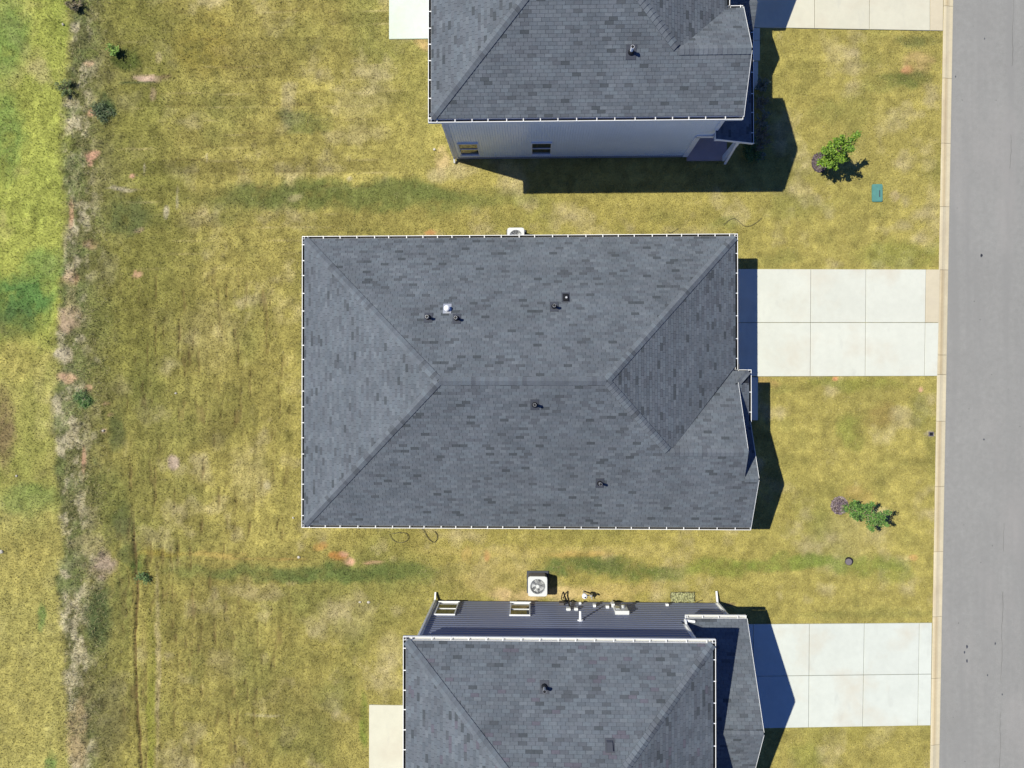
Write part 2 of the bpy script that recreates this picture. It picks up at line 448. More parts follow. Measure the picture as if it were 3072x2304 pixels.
def lawn_colour(x, y):
    """Colour of the turf at world x, y: kinds of grass, straw, bare clay, sod seams, crevice shade."""
    px, py = to_px(x, y)
    wob = (fbm(x, y, 1.6, 5, 4) - .5) * 70
    wob2 = (fbm(x, y, 0.5, 9, 4) - .5) * 26
    n1, n2, n3, n4 = fbm(x, y, 3.2, 21, 4), fbm(x, y, 1.1, 33, 4), fbm(x, y, 0.35, 41, 3), fbm(x, y, 6.0, 51, 3)
    base = np.empty(x.shape + (3,))
    rt = np.clip((px - 1200) / 900 + (n4 - .5), 0, 1)[..., None]
    base[:] = OLIVE * (1 - rt * .55) + YEL * rt * .55

    def blend(c, w):
        w = np.clip(w, 0, 1)[..., None]
        base[:] = base * (1 - w) + c * w
    blend(YEL, (n1 - .5) * 2.6)
    blend(GREEN, (.46 - n1) * 2.0)
    blend(STRAW, (n2 - .58) * 3.2)
    blend(c_(140, 134, 68), (.42 - n2) * 2.0)
    og = np.clip((620 + wob * 3 - px) / 200, 0, .8) * np.clip((1350 - py + wob * 2) / 300, .25, 1)
    blend(c_(132, 132, 62), og * .8)
    bx = np.interp(py, [b[0] for b in BANKX], [b[1] for b in BANKX]) + wob2 * .6
    far = np.clip((bx + (fbm(x, y, .28, 93, 3) - .5) * 40 - px) / 22 + .5, 0, 1)
    k = fbm(x, y, 4.5, 77, 4)
    yl = np.clip((py - 950 + wob * 3) / 250, 0, 1)
    farc = LGREEN * (1 - yl[..., None]) + c_(182, 172, 92) * yl[..., None]
    kk = np.clip((.5 - k) * 2.6, 0, .8)[..., None]
    farc = farc * (1 - kk) + c_(142, 154, 66) * kk
    kk = np.clip((n2 - .56) * 3, 0, .7)[..., None]
    farc = farc * (1 - kk) + c_(196, 186, 108) * kk
    bankw = np.clip((px - bx) / 26 + .5, 0, 1) * np.clip((375 + wob * 1.6 - px) / 130, 0, 1)
    bn = fbm(x * 1.15, y * .85, .62, 88, 5, .7)
    bn2 = fbm(x, y, 2.4, 89, 3)
    cs = (np.clip((bn - .47 + (bn2 - .5) * .35) * 7, 0, 1) * np.clip((345 - px + wob * 1.5) / 80, .22, 1))[..., None]
    bankc = c_(120, 120, 70) * (1 - cs) + c_(206, 194, 146) * cs
    g3 = np.clip((fbm(x, y, .9, 91, 4) - .52) * 7, 0, .8)[..., None]
    bankc = bankc * (1 - g3) + c_(126, 134, 74) * g3
    greener = np.clip((px - bx - 70 + wob) / 60, 0, .75)[..., None] * (n2[..., None] > .3)
    bankc = bankc * (1 - greener) + c_(134, 130, 72) * greener
    blend(0, 0 * px)
    base[:] = base * (1 - bankw[..., None]) + bankc * bankw[..., None]
    base[:] = base * (1 - far[..., None]) + farc * far[..., None]
    # rolls of sod laid side by side in the upper back yard: each its own tone
    row = np.floor((y + .04 * np.sin(x * 1.3)) / .61)
    colm = np.floor((x + 7.3 * np.sin(row * 12.9)) / 2.1)
    hsh = np.modf(np.abs(np.sin(row * 12.9898 + colm * 78.233) * 43758.5453))[0]
    area = np.clip((px - 330) / 80, 0, 1) * np.clip((1240 - px) / 100, 0, 1) * np.clip((1000 - py) / 350, 0, 1)
    hr = np.modf(np.abs(np.sin(row * 45.164) * 9731.17))[0]
    base[:] = base * (1 + (area * ((hsh - .5) * .18 + (hr - .5) * .26))[..., None])
    sm = np.clip(1 - np.abs(((y + .04 * np.sin(x * 1.3)) / .61) % 1.0 - .5 - .42) / .07, 0, 1) * np.clip((fbm(x * .4, y, .9, 97, 3) - .5) * 6, 0, 1) * area
    blend(c_(208, 190, 124), sm * .6)
    # mown lines running away from the houses
    st = np.sin(y * 2 * math.pi / .53 + 1.5 * n4) * .5 + .5
    base[:] = base * (1 - (.06 * st * np.clip((px - 1650) / 200, 0, 1) * (px < 2900))[..., None])
    # vertical streaks in the middle of the back yard
    vs = fbm(x * 3.2, y * .35, 1.0, 133, 4)
    ar2 = np.clip((px - 330) / 60, 0, 1) * np.clip((900 - px) / 60, 0, 1) * np.clip((py - 800) / 150, 0, 1)
    base[:] = base * (1 + (ar2 * (vs - .5) * .75)[..., None])
    wx, wy = wob * .45 + wob2, (fbm(x, y, 1.3, 66, 4) - .5) * 50 + (fbm(x, y, .4, 67, 3) - .5) * 22
    for cx, cy, rx, ry, cc, s in PATCH:
        sx, sy = min(1.5, rx / 26), min(1.3, ry / 22)
        q = ((px - cx + wx * sx) / rx) ** 2 + ((py - cy + wy * sy) / ry) ** 2
        w = s * np.clip(1.35 - q * .85, 0, 1) * np.clip((n2 * .75 + n3 * .75 - .22) * 1.9, 0, 1)
        blend(cc, w)
    n5 = fbm(x, y, .17, 43, 2)
    crev = np.clip((fbm(x, y, .42, 45, 4, .7) - .5) * 4, -1, 1) * (.55 + .45 * np.clip((1300 - px) / 300, 0, 1))  # thatch mottling, with the shade of turf crevices put into the colour
    base[..., 2] *= 1.10
    base[:] = base * ((0.74 + .52 * n3) * (.86 + .28 * n5) * (1 + .18 * crev) * 1.27)[..., None]
    return np.clip(base, .004, .8)


def groove(x, y):
    """Depth of the washed-out rut and of open sod seams."""
    px, py = to_px(x, y)
    gx = np.interp(py, [1300, 1400, 1560, 1660, 1700, 1800, 1900, 2000, 2100, 2304], [400, 400, 398, 402, 408, 411, 403, 405, 410, 422]) + (fbm(x, y, .6, 71, 3) - .5) * 10
    w = np.exp(-((px - gx) / 3.6) ** 2) * np.clip((py - 1500) / 130, 0, 1)
    g = .11 * w
    row = np.abs(((y + .04 * np.sin(x * 1.3)) / .61) % 1.0 - .5)
    area = np.clip((px - 380) / 60, 0, 1) * np.clip((1150 - px) / 100, 0, 1) * np.clip((720 - py) / 100, 0, 1)
    open_ = np.clip((fbm(x * .5, y * 2, 1.2, 72, 3) - .52) * 8, 0, 1)
    g = g + .035 * area * open_ * np.clip((row - .455) / .03, 0, 1)
    vs = fbm(x * 5.5, y * .8, 1.0, 73, 4)
    ar2 = np.clip((px - 340) / 40, 0, 1) * np.clip((900 - px) / 60, 0, 1) * np.clip((py - 760) / 100, 0, 1)
    g = g + .05 * ar2 * np.clip((vs - .64) * 9, 0, 1)
    return g


def lawn_z(x, y):
    px, py = to_px(x, y)
    bx = np.interp(py, [b[0] for b in BANKX], [b[1] for b in BANKX])
    rough = np.clip((px - bx + 10) / 20, 0, 1) * np.clip((420 - px) / 60, 0, 1)
    back = np.clip((1300 - px) / 300, 0, 1)
    a = .024 + .045 * rough + .034 * back
    z = (fbm(x, y, .34, 3, 4) - .5) * a * 2.2 + (fbm(x, y, 1.6, 4, 3) - .5) * .05 * (rough + back * .5)
    return z - groove(x, y) - .012


# ------------------------------------------------------------------ ground: lawn, road, curb, slabs
def build_lawn():
    nx, ny = 640, 500
    Y = np.linspace(-21, 21, ny)
    U = np.linspace(0, 1, nx)
    YY, UU = np.meshgrid(Y, U, indexing='ij')
    xr = line_x(CURB, YY) - .005
    XX = -28 + (xr + 28) * UU
    ZZ = lawn_z(XX, YY)
    C = lawn_colour(XX, YY)
    gg = np.clip(groove(XX, YY) * 9, 0, .75)[..., None]
    C = C * (1 - gg) + np.array(c_(120, 92, 66)) * gg
    me = bpy.data.meshes.new('lawn')
    nv, nf = nx * ny, (nx - 1) * (ny - 1)
    me.vertices.add(nv)
    me.vertices.foreach_set('co', np.stack([XX, YY, ZZ], -1).astype(np.float32).ravel())
    idx = np.arange(nv).reshape(ny, nx)
    q = np.stack([idx[:-1, :-1], idx[:-1, 1:], idx[1:, 1:], idx[1:, :-1]], -1).reshape(-1, 4)
    me.loops.add(nf * 4)
    me.loops.foreach_set('vertex_index', q.ravel().astype(np.int32))
    me.polygons.add(nf)
    me.polygons.foreach_set('loop_start', np.arange(0, nf * 4, 4, dtype=np.int32))
    me.update(calc_edges=True)
    a = me.color_attributes.new('tone', 'FLOAT_COLOR', 'POINT')
    a.data.foreach_set('color', np.concatenate([C, np.ones(C.shape[:-1] + (1,))], -1).astype(np.float32).ravel())
    me.polygons.foreach_set('use_smooth', np.ones(nf, bool))
    me.materials.append(M['lawn'])
    o = bpy.data.objects.new('lawn', me)
    link(o)
    return tag(o, kind='structure')


build_lawn()
g = MB().box(-600, 600, -600, 600, -.5, -.16).build('ground', M['far'])
tag(g, kind='structure')
rp = [(line_x(ROAD, -300), -300), (line_x(ROAD, -300) + 7.6, -300), (line_x(ROAD, 300) + 7.6, 300), (line_x(ROAD, 300), 300)]
road = MB().prism(rp, -.14, -.055).build('road', M['road'])
tag(road, kind='structure')
# the paving seam: a strip of the second pass lies 4 mm proud, its edge cracked
sx = [at(3042, y)[0] for y in (0, 1152, 2304)]
seam = MB()
ys = np.linspace(-20, 20, 160)
for k in range(len(ys) - 1):
    f = lambda y: line_x(ROAD, y) + 2.62 + .02 * math.sin(y * 3.1) + .012 * math.sin(y * 11)
    w0 = .002 + .007 * vnoise(np.array([ys[k]]), np.array([0.]), .8, 3)[0]
    if vnoise(np.array([ys[k]]), np.array([5.]), 1.7, 8)[0] < .42: continue
    seam.add([(f(ys[k]) - w0, ys[k], -.0515), (f(ys[k]) + w0, ys[k], -.0515), (f(ys[k + 1]) + w0, ys[k + 1], -.0515), (f(ys[k + 1]) - w0, ys[k + 1], -.0515)], [(0, 1, 2, 3)])
seam.build('pavement_seam', M['tar'], road)
far_curb = MB().prism([(rp[1][0], -300), (rp[1][0] + .45, -300), (rp[2][0] + .45, 300), (rp[2][0], 300)], -.14, .02).build('curb', M['porch'])
tag(far_curb, kind='structure')

JY = [-180, 18.6, 235, 430, 620, 809.7, 1065, 1124, 1263.6, 1460, 1655, 1850, 2035, 2235, 2440]
curb_root = bpy.data.objects.new('curb', None)
link(curb_root)
tag(curb_root, kind='structure')
random.seed(3)
for k in range(len(JY) - 1):
    y0, y1 = at(2810, JY[k])[1] - .007, at(2810, JY[k + 1])[1] + .007
    v, f = [], []
    prof = [(0, .02), (.02, .03), (.12, .028), (.20, .005), (.30, -.018), (.44, -.03), (None, -.035)]
    nseg = 4
    for s in range(nseg + 1):
        y = y0 + (y1 - y0) * s / nseg
        xa, xb = line_x(CURB, y), line_x(ROAD, y)
        for t, z in prof:
            v.append((xb if t is None else xa + t * (xb - xa) / .46, y, z))
        v.append((xb, y, -.13)); v.append((xa, y, -.13))
    m_ = len(prof) + 2
    for s in range(nseg):
        for i in range(m_):
            j = (i + 1) % m_
            f.append((s * m_ + i, s * m_ + j, (s + 1) * m_ + j, (s + 1) * m_ + i))
    f.append(tuple(range(m_)))
    f.append(tuple(nseg * m_ + i for i in range(m_))[::-1])
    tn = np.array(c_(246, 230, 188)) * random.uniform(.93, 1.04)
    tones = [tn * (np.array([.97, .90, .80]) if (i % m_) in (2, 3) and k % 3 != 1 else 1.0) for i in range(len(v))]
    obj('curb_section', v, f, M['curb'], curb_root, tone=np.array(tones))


def slab_row(name, label, xs_top, y_top, xs_bot, y_bot, ysplit, root_loc, tone, stain=None, cat='driveway', kind='structure'):
    """A poured drive cut by control joints: each slab its own block. Lines are given at the north and the south edge."""
    root = bpy.data.objects.new(name, None)
    root.location = root_loc
    link(root)
    tag(root, label, None, None, kind)
    rows = [0.0] + ysplit + [1.0]
    for r in range(len(rows) - 1):
        for c in range(len(xs_top) - 1):
            P = []
            for (u, t) in ((c, rows[r + 1]), (c + 1, rows[r + 1]), (c + 1, rows[r]), (c, rows[r])):
                xt, xb = xs_top[u], xs_bot[u]
                ft = (xt - xs_top[0]) / (xs_top[-1] - xs_top[0])
                yt = y_top[0] + (y_top[1] - y_top[0]) * ft
                yb = y_bot[0] + (y_bot[1] - y_bot[0]) * ft
                P.append(Vector((xt + (xb - xt) * t, yt + (yb - yt) * t)))
            cx = sum(P, Vector((0, 0))) / 4
            gap = .010
            Q = []
            for p in P:
                d = p - cx
                Q.append((cx.x + d.x - math.copysign(gap, d.x), cx.y + d.y - math.copysign(gap, d.y)))
            E_ = []
            for p in Q:
                E_.append((cx.x + (p[0] - cx.x) * (1 - .012 / max(.2, abs(p[0] - cx.x))), cx.y + (p[1] - cx.y) * (1 - .012 / max(.2, abs(p[1] - cx.y)))))
            v = [(x, y, -.12) for x, y in Q] + [(x, y, LEV - .008) for x, y in Q] + [(x, y, LEV) for x, y in E_]
            f = [(3, 2, 1, 0)] + [(i, (i + 1) % 4, 4 + (i + 1) % 4, 4 + i) for i in range(4)] + [(4 + i, 4 + (i + 1) % 4, 8 + (i + 1) % 4, 8 + i) for i in range(4)] + [(8, 9, 10, 11)]
            tn = np.array(tone) * random.uniform(.975, 1.02)
            if stain and c == len(xs_top) - 2: tn = np.array(stain[r % len(stain)])
            obj('concrete_slab', v, f, M['concrete'], root, tone=tn)
    return root


WHT, WARM = c_(246, 246, 224), c_(240, 226, 190)


def xs(pxs, py):
    return [at(p, py)[0] for p in pxs]


# driveway of the middle house
slab_row('driveway', None, [7.9] + xs([2432, 2597, 2777, 2819], 808), (5.31, 5.24), [7.9] + xs([2430, 2594.5, 2772, 2811], 1129), (.52, .54), [.499], (9, 3, 0), WHT, [WARM, WHT])
# driveway of the lower house
slab_row('driveway', None, [8.24, 9.79] + xs([2427.5, 2592, 2757, 2795], 1870), (-10.45, -10.29), [8.24, 9.79] + xs([2425, 2587, 2752, 2791], 2178), (-15.07, -14.79), [.50], (9, -12, 0), c_(244, 247, 228))
# driveway of the upper house: only its southern strip is in the picture
slab_row('driveway', None, [9.2] + xs([2443, 2611, 2790, 2832], 20), (21.0, 20.9), [9.2] + xs([2443, 2607, 2789, 2828], 85), (16.06, 15.77), [.52], (9, 18, 0), c_(244, 238, 208), [WARM, WARM])
# front walks
random.seed(5)
slab_row('footpath', None, [8.45, 10.02], (.50, .50), [8.45, 10.02], (-1.42, -1.42), [], (9, -.5, 0), WHT)
slab_row('footpath', None, [8.2, 9.32, 10.14], (16.02, 16.02), [8.2, 9.32, 10.14], (14.55, 14.55), [.38], (9, 15, 0), WHT)
slab_row('footpath', None, [8.2, 9.32, 10.06], (14.53, 14.53), [8.2, 9.32, 10.06], (13.3, 13.3), [], (9, 14, 0), WHT)
# back patios
px0, py0 = at(1167, 119)
slab_row('patio', None, [px0, -3.42], (20.5, 20.5), [px0, -3.42], (py0, py0), [], (-4, 18, 0), c_(238, 248, 222))
px1, py1 = at(1107.5, 2113)
slab_row('patio', None, [px1, -4.35], (py1, py1), [px1, -4.35], (-20.5, -20.5), [], (-5, -17, 0), c_(246, 240, 208))
# porch floor of the upper house
pr = MB().box(6.9, 8.64, 10.12, 12.2, -.1, .14).build('porch_floor', M['porch'])
tag(pr, kind='structure')

# ------------------------------------------------------------------ roofs
EXP, TABW = 0.112, 0.292
PAL = []
random.seed(21)
for t in (.86, .92, .97, 1.0, 1.04, 1.09, 1.15, .68, .56, .80):
    b = np.array((0.107, 0.122, 0.140)) * t
    PAL.append(b * np.array((random.uniform(.98, 1.03), 1, random.uniform(.98, 1.02))))
PALW = [3, 4, 5, 5, 5, 4, 2, 1.1, 1.0, 1.8]
RED = np.array((0.098, 0.095, 0.116))


def clip(poly, a, b, c):
    """Keep the part of a convex polygon with a*u + b*v <= c."""
    out = []
    for i in range(len(poly)):
        p, q = poly[i], poly[(i + 1) % len(poly)]
        dp, dq = a * p[0] + b * p[1] - c, a * q[0] + b * q[1] - c
        if dp <= 0: out.append(p)
        if (dp < 0 < dq) or (dq < 0 < dp):
            t = dp / (dp - dq)
            out.append((p[0] + t * (q[0] - p[0]), p[1] + t * (q[1] - p[1])))
    return out


class Plane:
    """A roof slope: direction of rise (rx, ry), rise s per metre, height z0 at the outer eave line through (ex, ey)."""
    def __init__(s, ex, ey, rx, ry, z0, sl):
        s.ex, s.ey, s.rx, s.ry, s.z0, s.sl = ex, ey, rx, ry, z0, sl
        s.ang = math.atan2(ry, rx) - math.pi / 2      # local x = along the eave, local y = up the slope

    def z(s, x, y):
        return s.z0 + s.sl * ((x - s.ex) * s.rx + (y - s.ey) * s.ry)

    def local(s, x, y):
        c, n_ = math.cos(-s.ang), math.sin(-s.ang)
        dx, dy = x - s.ex, y - s.ey
        return c * dx - n_ * dy, n_ * dx + c * dy

    def world(s, u, v):
        c, n_ = math.cos(s.ang), math.sin(s.ang)
        return s.ex + c * u - n_ * v, s.ey + n_ * u + c * v


def roof(house, faces, reds=0.0, budget=300, frame=True):
    """faces: (Plane, [convex plan polygons]). Deck + every shingle tab laid in courses."""
    deck = MB()
    for pl, polys in faces:
        for p in polys:
            L = clip([pl.local(*q) for q in p], 0, -1, -.126)
            if len(L) > 2:
                deck.prism([pl.world(*q) for q in L], lambda x, y: pl.z(x, y) - .03, pl.z)
    r = deck.build('roof', M['deck'], house)
    sv, sf, st = [], [], []
    full = []
    for pl, polys in faces:
        for p in polys:
            L = clip([pl.local(*q) for q in p], 0, -1, -.122)
            if len(L) < 3: continue
            area = sum(L[i][0] * L[(i + 1) % len(L)][1] - L[(i + 1) % len(L)][0] * L[i][1] for i in range(len(L)))
            if area < 0: L = L[::-1]
            vmin, vmax = min(q[1] for q in L), max(q[1] for q in L)
            umin, umax = min(q[0] for q in L), max(q[0] for q in L)
            edges = []
            for i in range(len(L)):
                (u0, v0), (u1, v1) = L[i], L[(i + 1) % len(L)]
                a, b = (v1 - v0), -(u1 - u0)
                edges.append((a, b, a * u0 + b * v0))
            k0 = int(math.floor(vmin / EXP))
            for k in range(k0, int(vmax / EXP) + 1):
                v0, v1 = k * EXP, (k + 1) * EXP
                rr = random.Random(k * 7919 + int(pl.ex * 31) + int(pl.ey * 17) + int(pl.sl * 100))
                off = (k % 2) * TABW / 2 + rr.uniform(-.035, .035) + (k % 3) * .02
                i0 = int(math.floor((umin - off) / TABW))
                i1 = int(math.ceil((umax - off) / TABW))
                for i in range(i0, i1 + 1):
                    r2 = random.Random((k * 100003 + i * 613 + int((pl.ang + 9) * 1000)) & 0xffffff)
                    u0 = off + i * TABW
                    q = [(u0 + .0045, v0), (u0 + TABW - .0045, v0), (u0 + TABW - .0045, v1), (u0 + .0045, v1)]
                    for e in edges:
                        q = clip(q, *e)
                        if len(q) < 3: break
                    if len(q) < 3: continue
                    ti = r2.choices(range(len(PAL)), PALW)[0]
                    isfull = len(q) == 4 and abs(q[0][0] - u0 - .0045) < 1e-6 and abs(q[2][0] - (u0 + TABW - .0045)) < 1e-6 and abs(q[2][1] - v1) < 1e-6 and abs(q[0][1] - v0) < 1e-6
                    wx_, wy_ = pl.world(u0 + TABW / 2, v0)
                    red = r2.random() < reds
                    full.append((isfull and not red, pl, u0, v0, q, ti, red, wx_, wy_, pl.z(wx_, wy_)))
    cand = [t for t in full if t[0]]

    def dist(t):
        return math.sqrt(t[7] ** 2 + t[8] ** 2 * 1.3 + (ALT - t[9]) ** 2)
    cand.sort(key=dist)
    chosen = set(id(t) for t in cand[:budget])
    cache = {}
    for t in full:
        _, pl, u0, v0, q, ti, red, wx_, wy_, wz_ = t
        if id(t) in chosen:
            key = (pl.sl, ti)
            if key not in cache:
                w = TABW - .009
                pts = [(-w / 2, 0), (w / 2, 0), (w / 2, EXP), (-w / 2, EXP)]
                v = [(a, b, pl.sl * b + .016 - .010 * b / EXP) for a, b in pts] + [(a, b, pl.sl * b + .002) for a, b in pts]
                cache[key] = mesh_data('shingle', v, [(0, 1, 2, 3), (0, 4, 5, 1), (1, 5, 6, 2), (2, 6, 7, 3), (3, 7, 4, 0)], M['shingle'], tone=PAL[ti])
            inst('shingle', cache[key], r, (wx_, wy_, wz_), pl.ang)
        else:
            b = len(sv)
            n_ = len(q)
            for lift in (1, 0):
                for (u, v) in q:
                    x, y = pl.world(u, v)
                    sv.append((x, y, pl.z(x, y) + ((.016 - .010 * (v - v0) / EXP) if lift else .002)))
            sf.append([b + i for i in range(n_)])
            for i in range(n_):
                j = (i + 1) % n_
                sf.append([b + i, b + n_ + i, b + n_ + j, b + j])
            tn = RED if red else PAL[ti]
            st += [tn] * (2 * n_)
    o = obj('shingle_courses', sv, sf, M['shingle'], r, tone=np.array(st))
    tag(o, kind='stuff')
    return r


def caps(r, p, q, za, zb, width=.155, step=.150):
    """Folded cap shingles from the low end p to the high end q; za, zb = heights of the slopes left and right."""
    p, q = Vector(p), Vector(q)
    d = (q - p)
    ln = d.length
    d.normalize()
    nrm = Vector((-d.y, d.x))
    n_ = max(1, int(ln / step))
    st = ln / n_
    c0 = p
    rel = []
    for (t, lift) in ((0, .066), (st * 1.06, .044)):
        for side, zf in ((1, za), (0, None), (-1, zb)):
            w = width * side
            x, y = c0.x + d.x * t + nrm.x * w, c0.y + d.y * t + nrm.y * w
            z = (zf or (lambda a, b: min(za(a, b), zb(a, b))))(x, y) if side else min(za(x, y), zb(x, y))
            rel.append((x - c0.x, y - c0.y, z + lift * (1 if side == 0 else .80)))
    z0 = min(za(c0.x, c0.y), zb(c0.x, c0.y))
    rel = [(a, b, c - z0) for a, b, c in rel]
    low = [(a, b, c - .030) for a, b, c in rel]
    v = rel + low
    f = [(0, 1, 4, 3), (1, 2, 5, 4), (0, 6, 7, 1), (1, 7, 8, 2), (2, 8, 11, 5), (5, 11, 10, 4), (4, 10, 9, 3), (3, 9, 6, 0)]
    ms = [mesh_data('cap_shingle', v, f, M['shingle'], tone=PAL[i] * 1.08) for i in (1, 3, 4, 5, 7, 9)]
    rr = random.Random(int(p.x * 100 + p.y * 10))
    for k in range(n_):
        c = p + d * (k * st)
        if abs(c.y) > 17.8: continue
        z = min(za(c.x, c.y), zb(c.x, c.y))
        inst('cap_shingle', rr.choices(ms, [4, 5, 4, 4, 1.2, 1.6])[0], r, (c.x, c.y, z))


HANG = {}


def gutter(house, p, q, z, cut=(0, 0), hangers=True, step=.66, phase=.5, inner_lit=False, label=None):
    """Eave gutter with open top; outward side is to the right of p -> q."""
    p, q = Vector(p), Vector(q)
    d = (q - p)
    ln = d.length
    d.normalize()
    ang = math.atan2(d.y, d.x)
    a, b = cut[0], ln - cut[1]
    m_ = MB()
    m_.box(a, b, 0, .022, -.125, 0)                 # outer face with lip
    m_.box(a, b, .112, .123, -.125, .035)            # back
    g_ = obj('gutter', m_.v, m_.f, M['white'], house, loc=(p.x, p.y, z), rotz=ang)
    if label: g_['label'] = label
    WL[g_.name] = Vector((0, 0, 0))

    def sub(name, mb_or_me, off, material=None):
        me = mb_or_me if isinstance(mb_or_me, bpy.types.Mesh) else mesh_data(name, mb_or_me.v, mb_or_me.f, material)
        o = bpy.data.objects.new(name, me)
        o.location = off
        COL.objects.link(o)
        o.parent = g_
        WL[o.name] = Vector((0, 0, 0))
        return o
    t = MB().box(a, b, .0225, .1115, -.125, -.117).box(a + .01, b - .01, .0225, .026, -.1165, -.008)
    sub('gutter_trough', t, (0, 0, 0), M['gutter_lit' if inner_lit else 'gutter_shade'])
    e = MB().box(a, a + .006, .0265, .1115, -.116, -.002).box(b - .006, b, .0265, .1115, -.116, -.002)
    sub('end_cap', e, (0, 0, 0), M['white'])
    if hangers:
        if 'h' not in HANG:
            HANG['h'] = mesh_data('gutter_hanger', *(lambda k: (k.v, k.f))(MB().box(-.016, .016, -.002, .124, .004, .014)), M['white'])
        x = a + phase * step
        rr = random.Random(int(p.x * 10 + q.y * 7))
        while x < b - .05:
            sub('gutter_hanger', HANG['h'], (x, 0, 0))
            x += step * rr.uniform(.88, 1.12)
    return g_


def rake(house, p, q, za, w=.014, h=.12, name='rake_board'):
    """White board under a sloping roof edge."""
    MB().bar((p[0], p[1], za(*p) - h / 2 + .008), (q[0], q[1], za(*q) - h / 2 + .008), w, h).build(name, M['trim'], house)


def window(house, x0, x1, y, z0, z1, out, blind=None, label=None):
    """Single-hung window in a wall facing +y or -y (out = +1 / -1)."""
    fw = .045
    f = MB()
    a, b = (y + .001 * out, y + .055 * out)
    lo, hi = min(a, b), max(a, b)
    f.box(x0, x1, lo, hi, z0, z0 + fw).box(x0, x1, lo, hi, z1 - fw, z1)
    f.box(x0, x0 + fw, lo, hi, z0 + fw, z1 - fw).box(x1 - fw, x1, lo, hi, z0 + fw, z1 - fw)
    zm = (z0 + z1) / 2
    fo = f.build('window', M['trim'], house, label=label)
    a, b = y + .005 * out, y + .040 * out
    MB().box(x0 + fw, x1 - fw, min(a, b), max(a, b), zm - .02, zm + .02).build('sash_rail', M['trim'], fo)
    for (u, w) in ((z0 + fw, zm - .02), (zm + .02, z1 - fw)):
        a, b = y + .002 * out, y + .012 * out
        MB().box(x0 + fw, x1 - fw, min(a, b), max(a, b), u, w).build('window_pane', M['glass'], fo)
    a, b = y, y + .085 * out
    MB().box(x0 - .03, x1 + .03, min(a, b) + (.056 if out > 0 else 0), max(a, b) - (.056 if out < 0 else 0), z0 - .03, z0 + .005).build('window_sill', M['trim'], fo)
    return fo


def wall_poly(house, poly, z0, z1, material, name='wall'):
    return MB().prism(poly, z0, z1).build(name, material, house)


def vent(house, px, py, zf, kind='pipe', lean=0, size=1.0):
    """Plumbing vent through a slope; (px, py) photo position of its foot, zf = slope."""
    h = 4.0
    for _ in range(8):
        x, y = at(px, py, h)
        h = zf(x, y)
    z = h + .02
    gx, gy = (zf(x + .1, y) - zf(x - .1, y)) / .2, (zf(x, y + .1) - zf(x, y - .1)) / .2
    def pl_(dx, dy, lift): return (x + dx, y + dy, z + gx * dx + gy * dy + lift)
    m_ = MB()
    w, l_ = .16 * size, .20 * size
    m_.add([pl_(-w, -l_, .012), pl_(w, -l_, .012), pl_(w, l_, .012), pl_(-w, l_, .012), pl_(-w, -l_, 0), pl_(w, -l_, 0), pl_(w, l_, 0), pl_(-w, l_, 0)], [(0, 1, 2, 3), (0, 4, 5, 1), (1, 5, 6, 2), (2, 6, 7, 3), (3, 7, 4, 0)])
    if kind == 'pipe':
        root = m_.build('vent_pipe', M['lead'], house)
        MB().tube([(x, y, z - .02), (x, y, z + .07), (x, y, z + .12)], [.115, .095, .06], 12).build('rubber_boot', M['black'], root)
        MB().tube([(x, y, z + .06), (x + lean * .02, y, z + .40)], [.055, .055], 12).tube([(x + lean * .02, y, z + .385), (x + lean * .02, y, z + .40)], [.062, .062], 12).build('pipe', M['pvc'] if kind == 'pipe' and size > 1.05 else M['metal'], root)
        MB().tube([(x + lean * .02, y, z + .401), (x + lean * .02, y, z + .403)], [.045, .045], 12).build('pipe_opening', M['black'], root)
    elif kind == 'white':
        root = m_.build('exhaust_vent', M['metal'], house, label='round white metal exhaust cap on its square plate')
        MB().tube([(x, y, z - .03), (x, y, z + .14)], [.085, .075], 16).build('collar', M['pvc'], root)
        MB().tube([(x, y, z + .16), (x, y, z + .19), (x, y, z + .23), (x, y, z + .245)], [.105, .11, .07, .02], 20).build('cap', M['pvc'], root)
        for k in range(3):
            a = k * 2.1
            MB().bar((x + .07 * math.cos(a), y + .07 * math.sin(a), z + .13), (x + .12 * math.cos(a), y + .12 * math.sin(a), z + .165), .012, .012).build('bracket', M['pvc'], root)
    else:
        root = m_.build('slant_vent', M['lead'], house, label='low black rectangular roof vent')
        b = MB()
        w2, l2, hh = .11, .15, .09
        b.add([pl_(-w2, -l2, .01), pl_(w2, -l2, .01), pl_(w2, l2, .01), pl_(-w2, l2, .01), pl_(-w2 * .9, -l2 * .95, hh), pl_(w2 * .9, -l2 * .95, hh), pl_(w2 * .85, l2 * .7, hh * .8), pl_(-w2 * .85, l2 * .7, hh * .8)],
              [(4, 5, 6, 7), (0, 1, 5, 4), (1, 2, 6, 5), (2, 3, 7, 6), (3, 0, 4, 7)])
        b.build('hood', M['lead'] if kind == 'box' else M['black'], root)
        if kind == 'openbox':
            MB().tube([pl_(.02, -.02, hh), pl_(.02, -.02, hh + .05)], [.05, .04], 12).build('vent_opening', M['metal'], root)
    return root


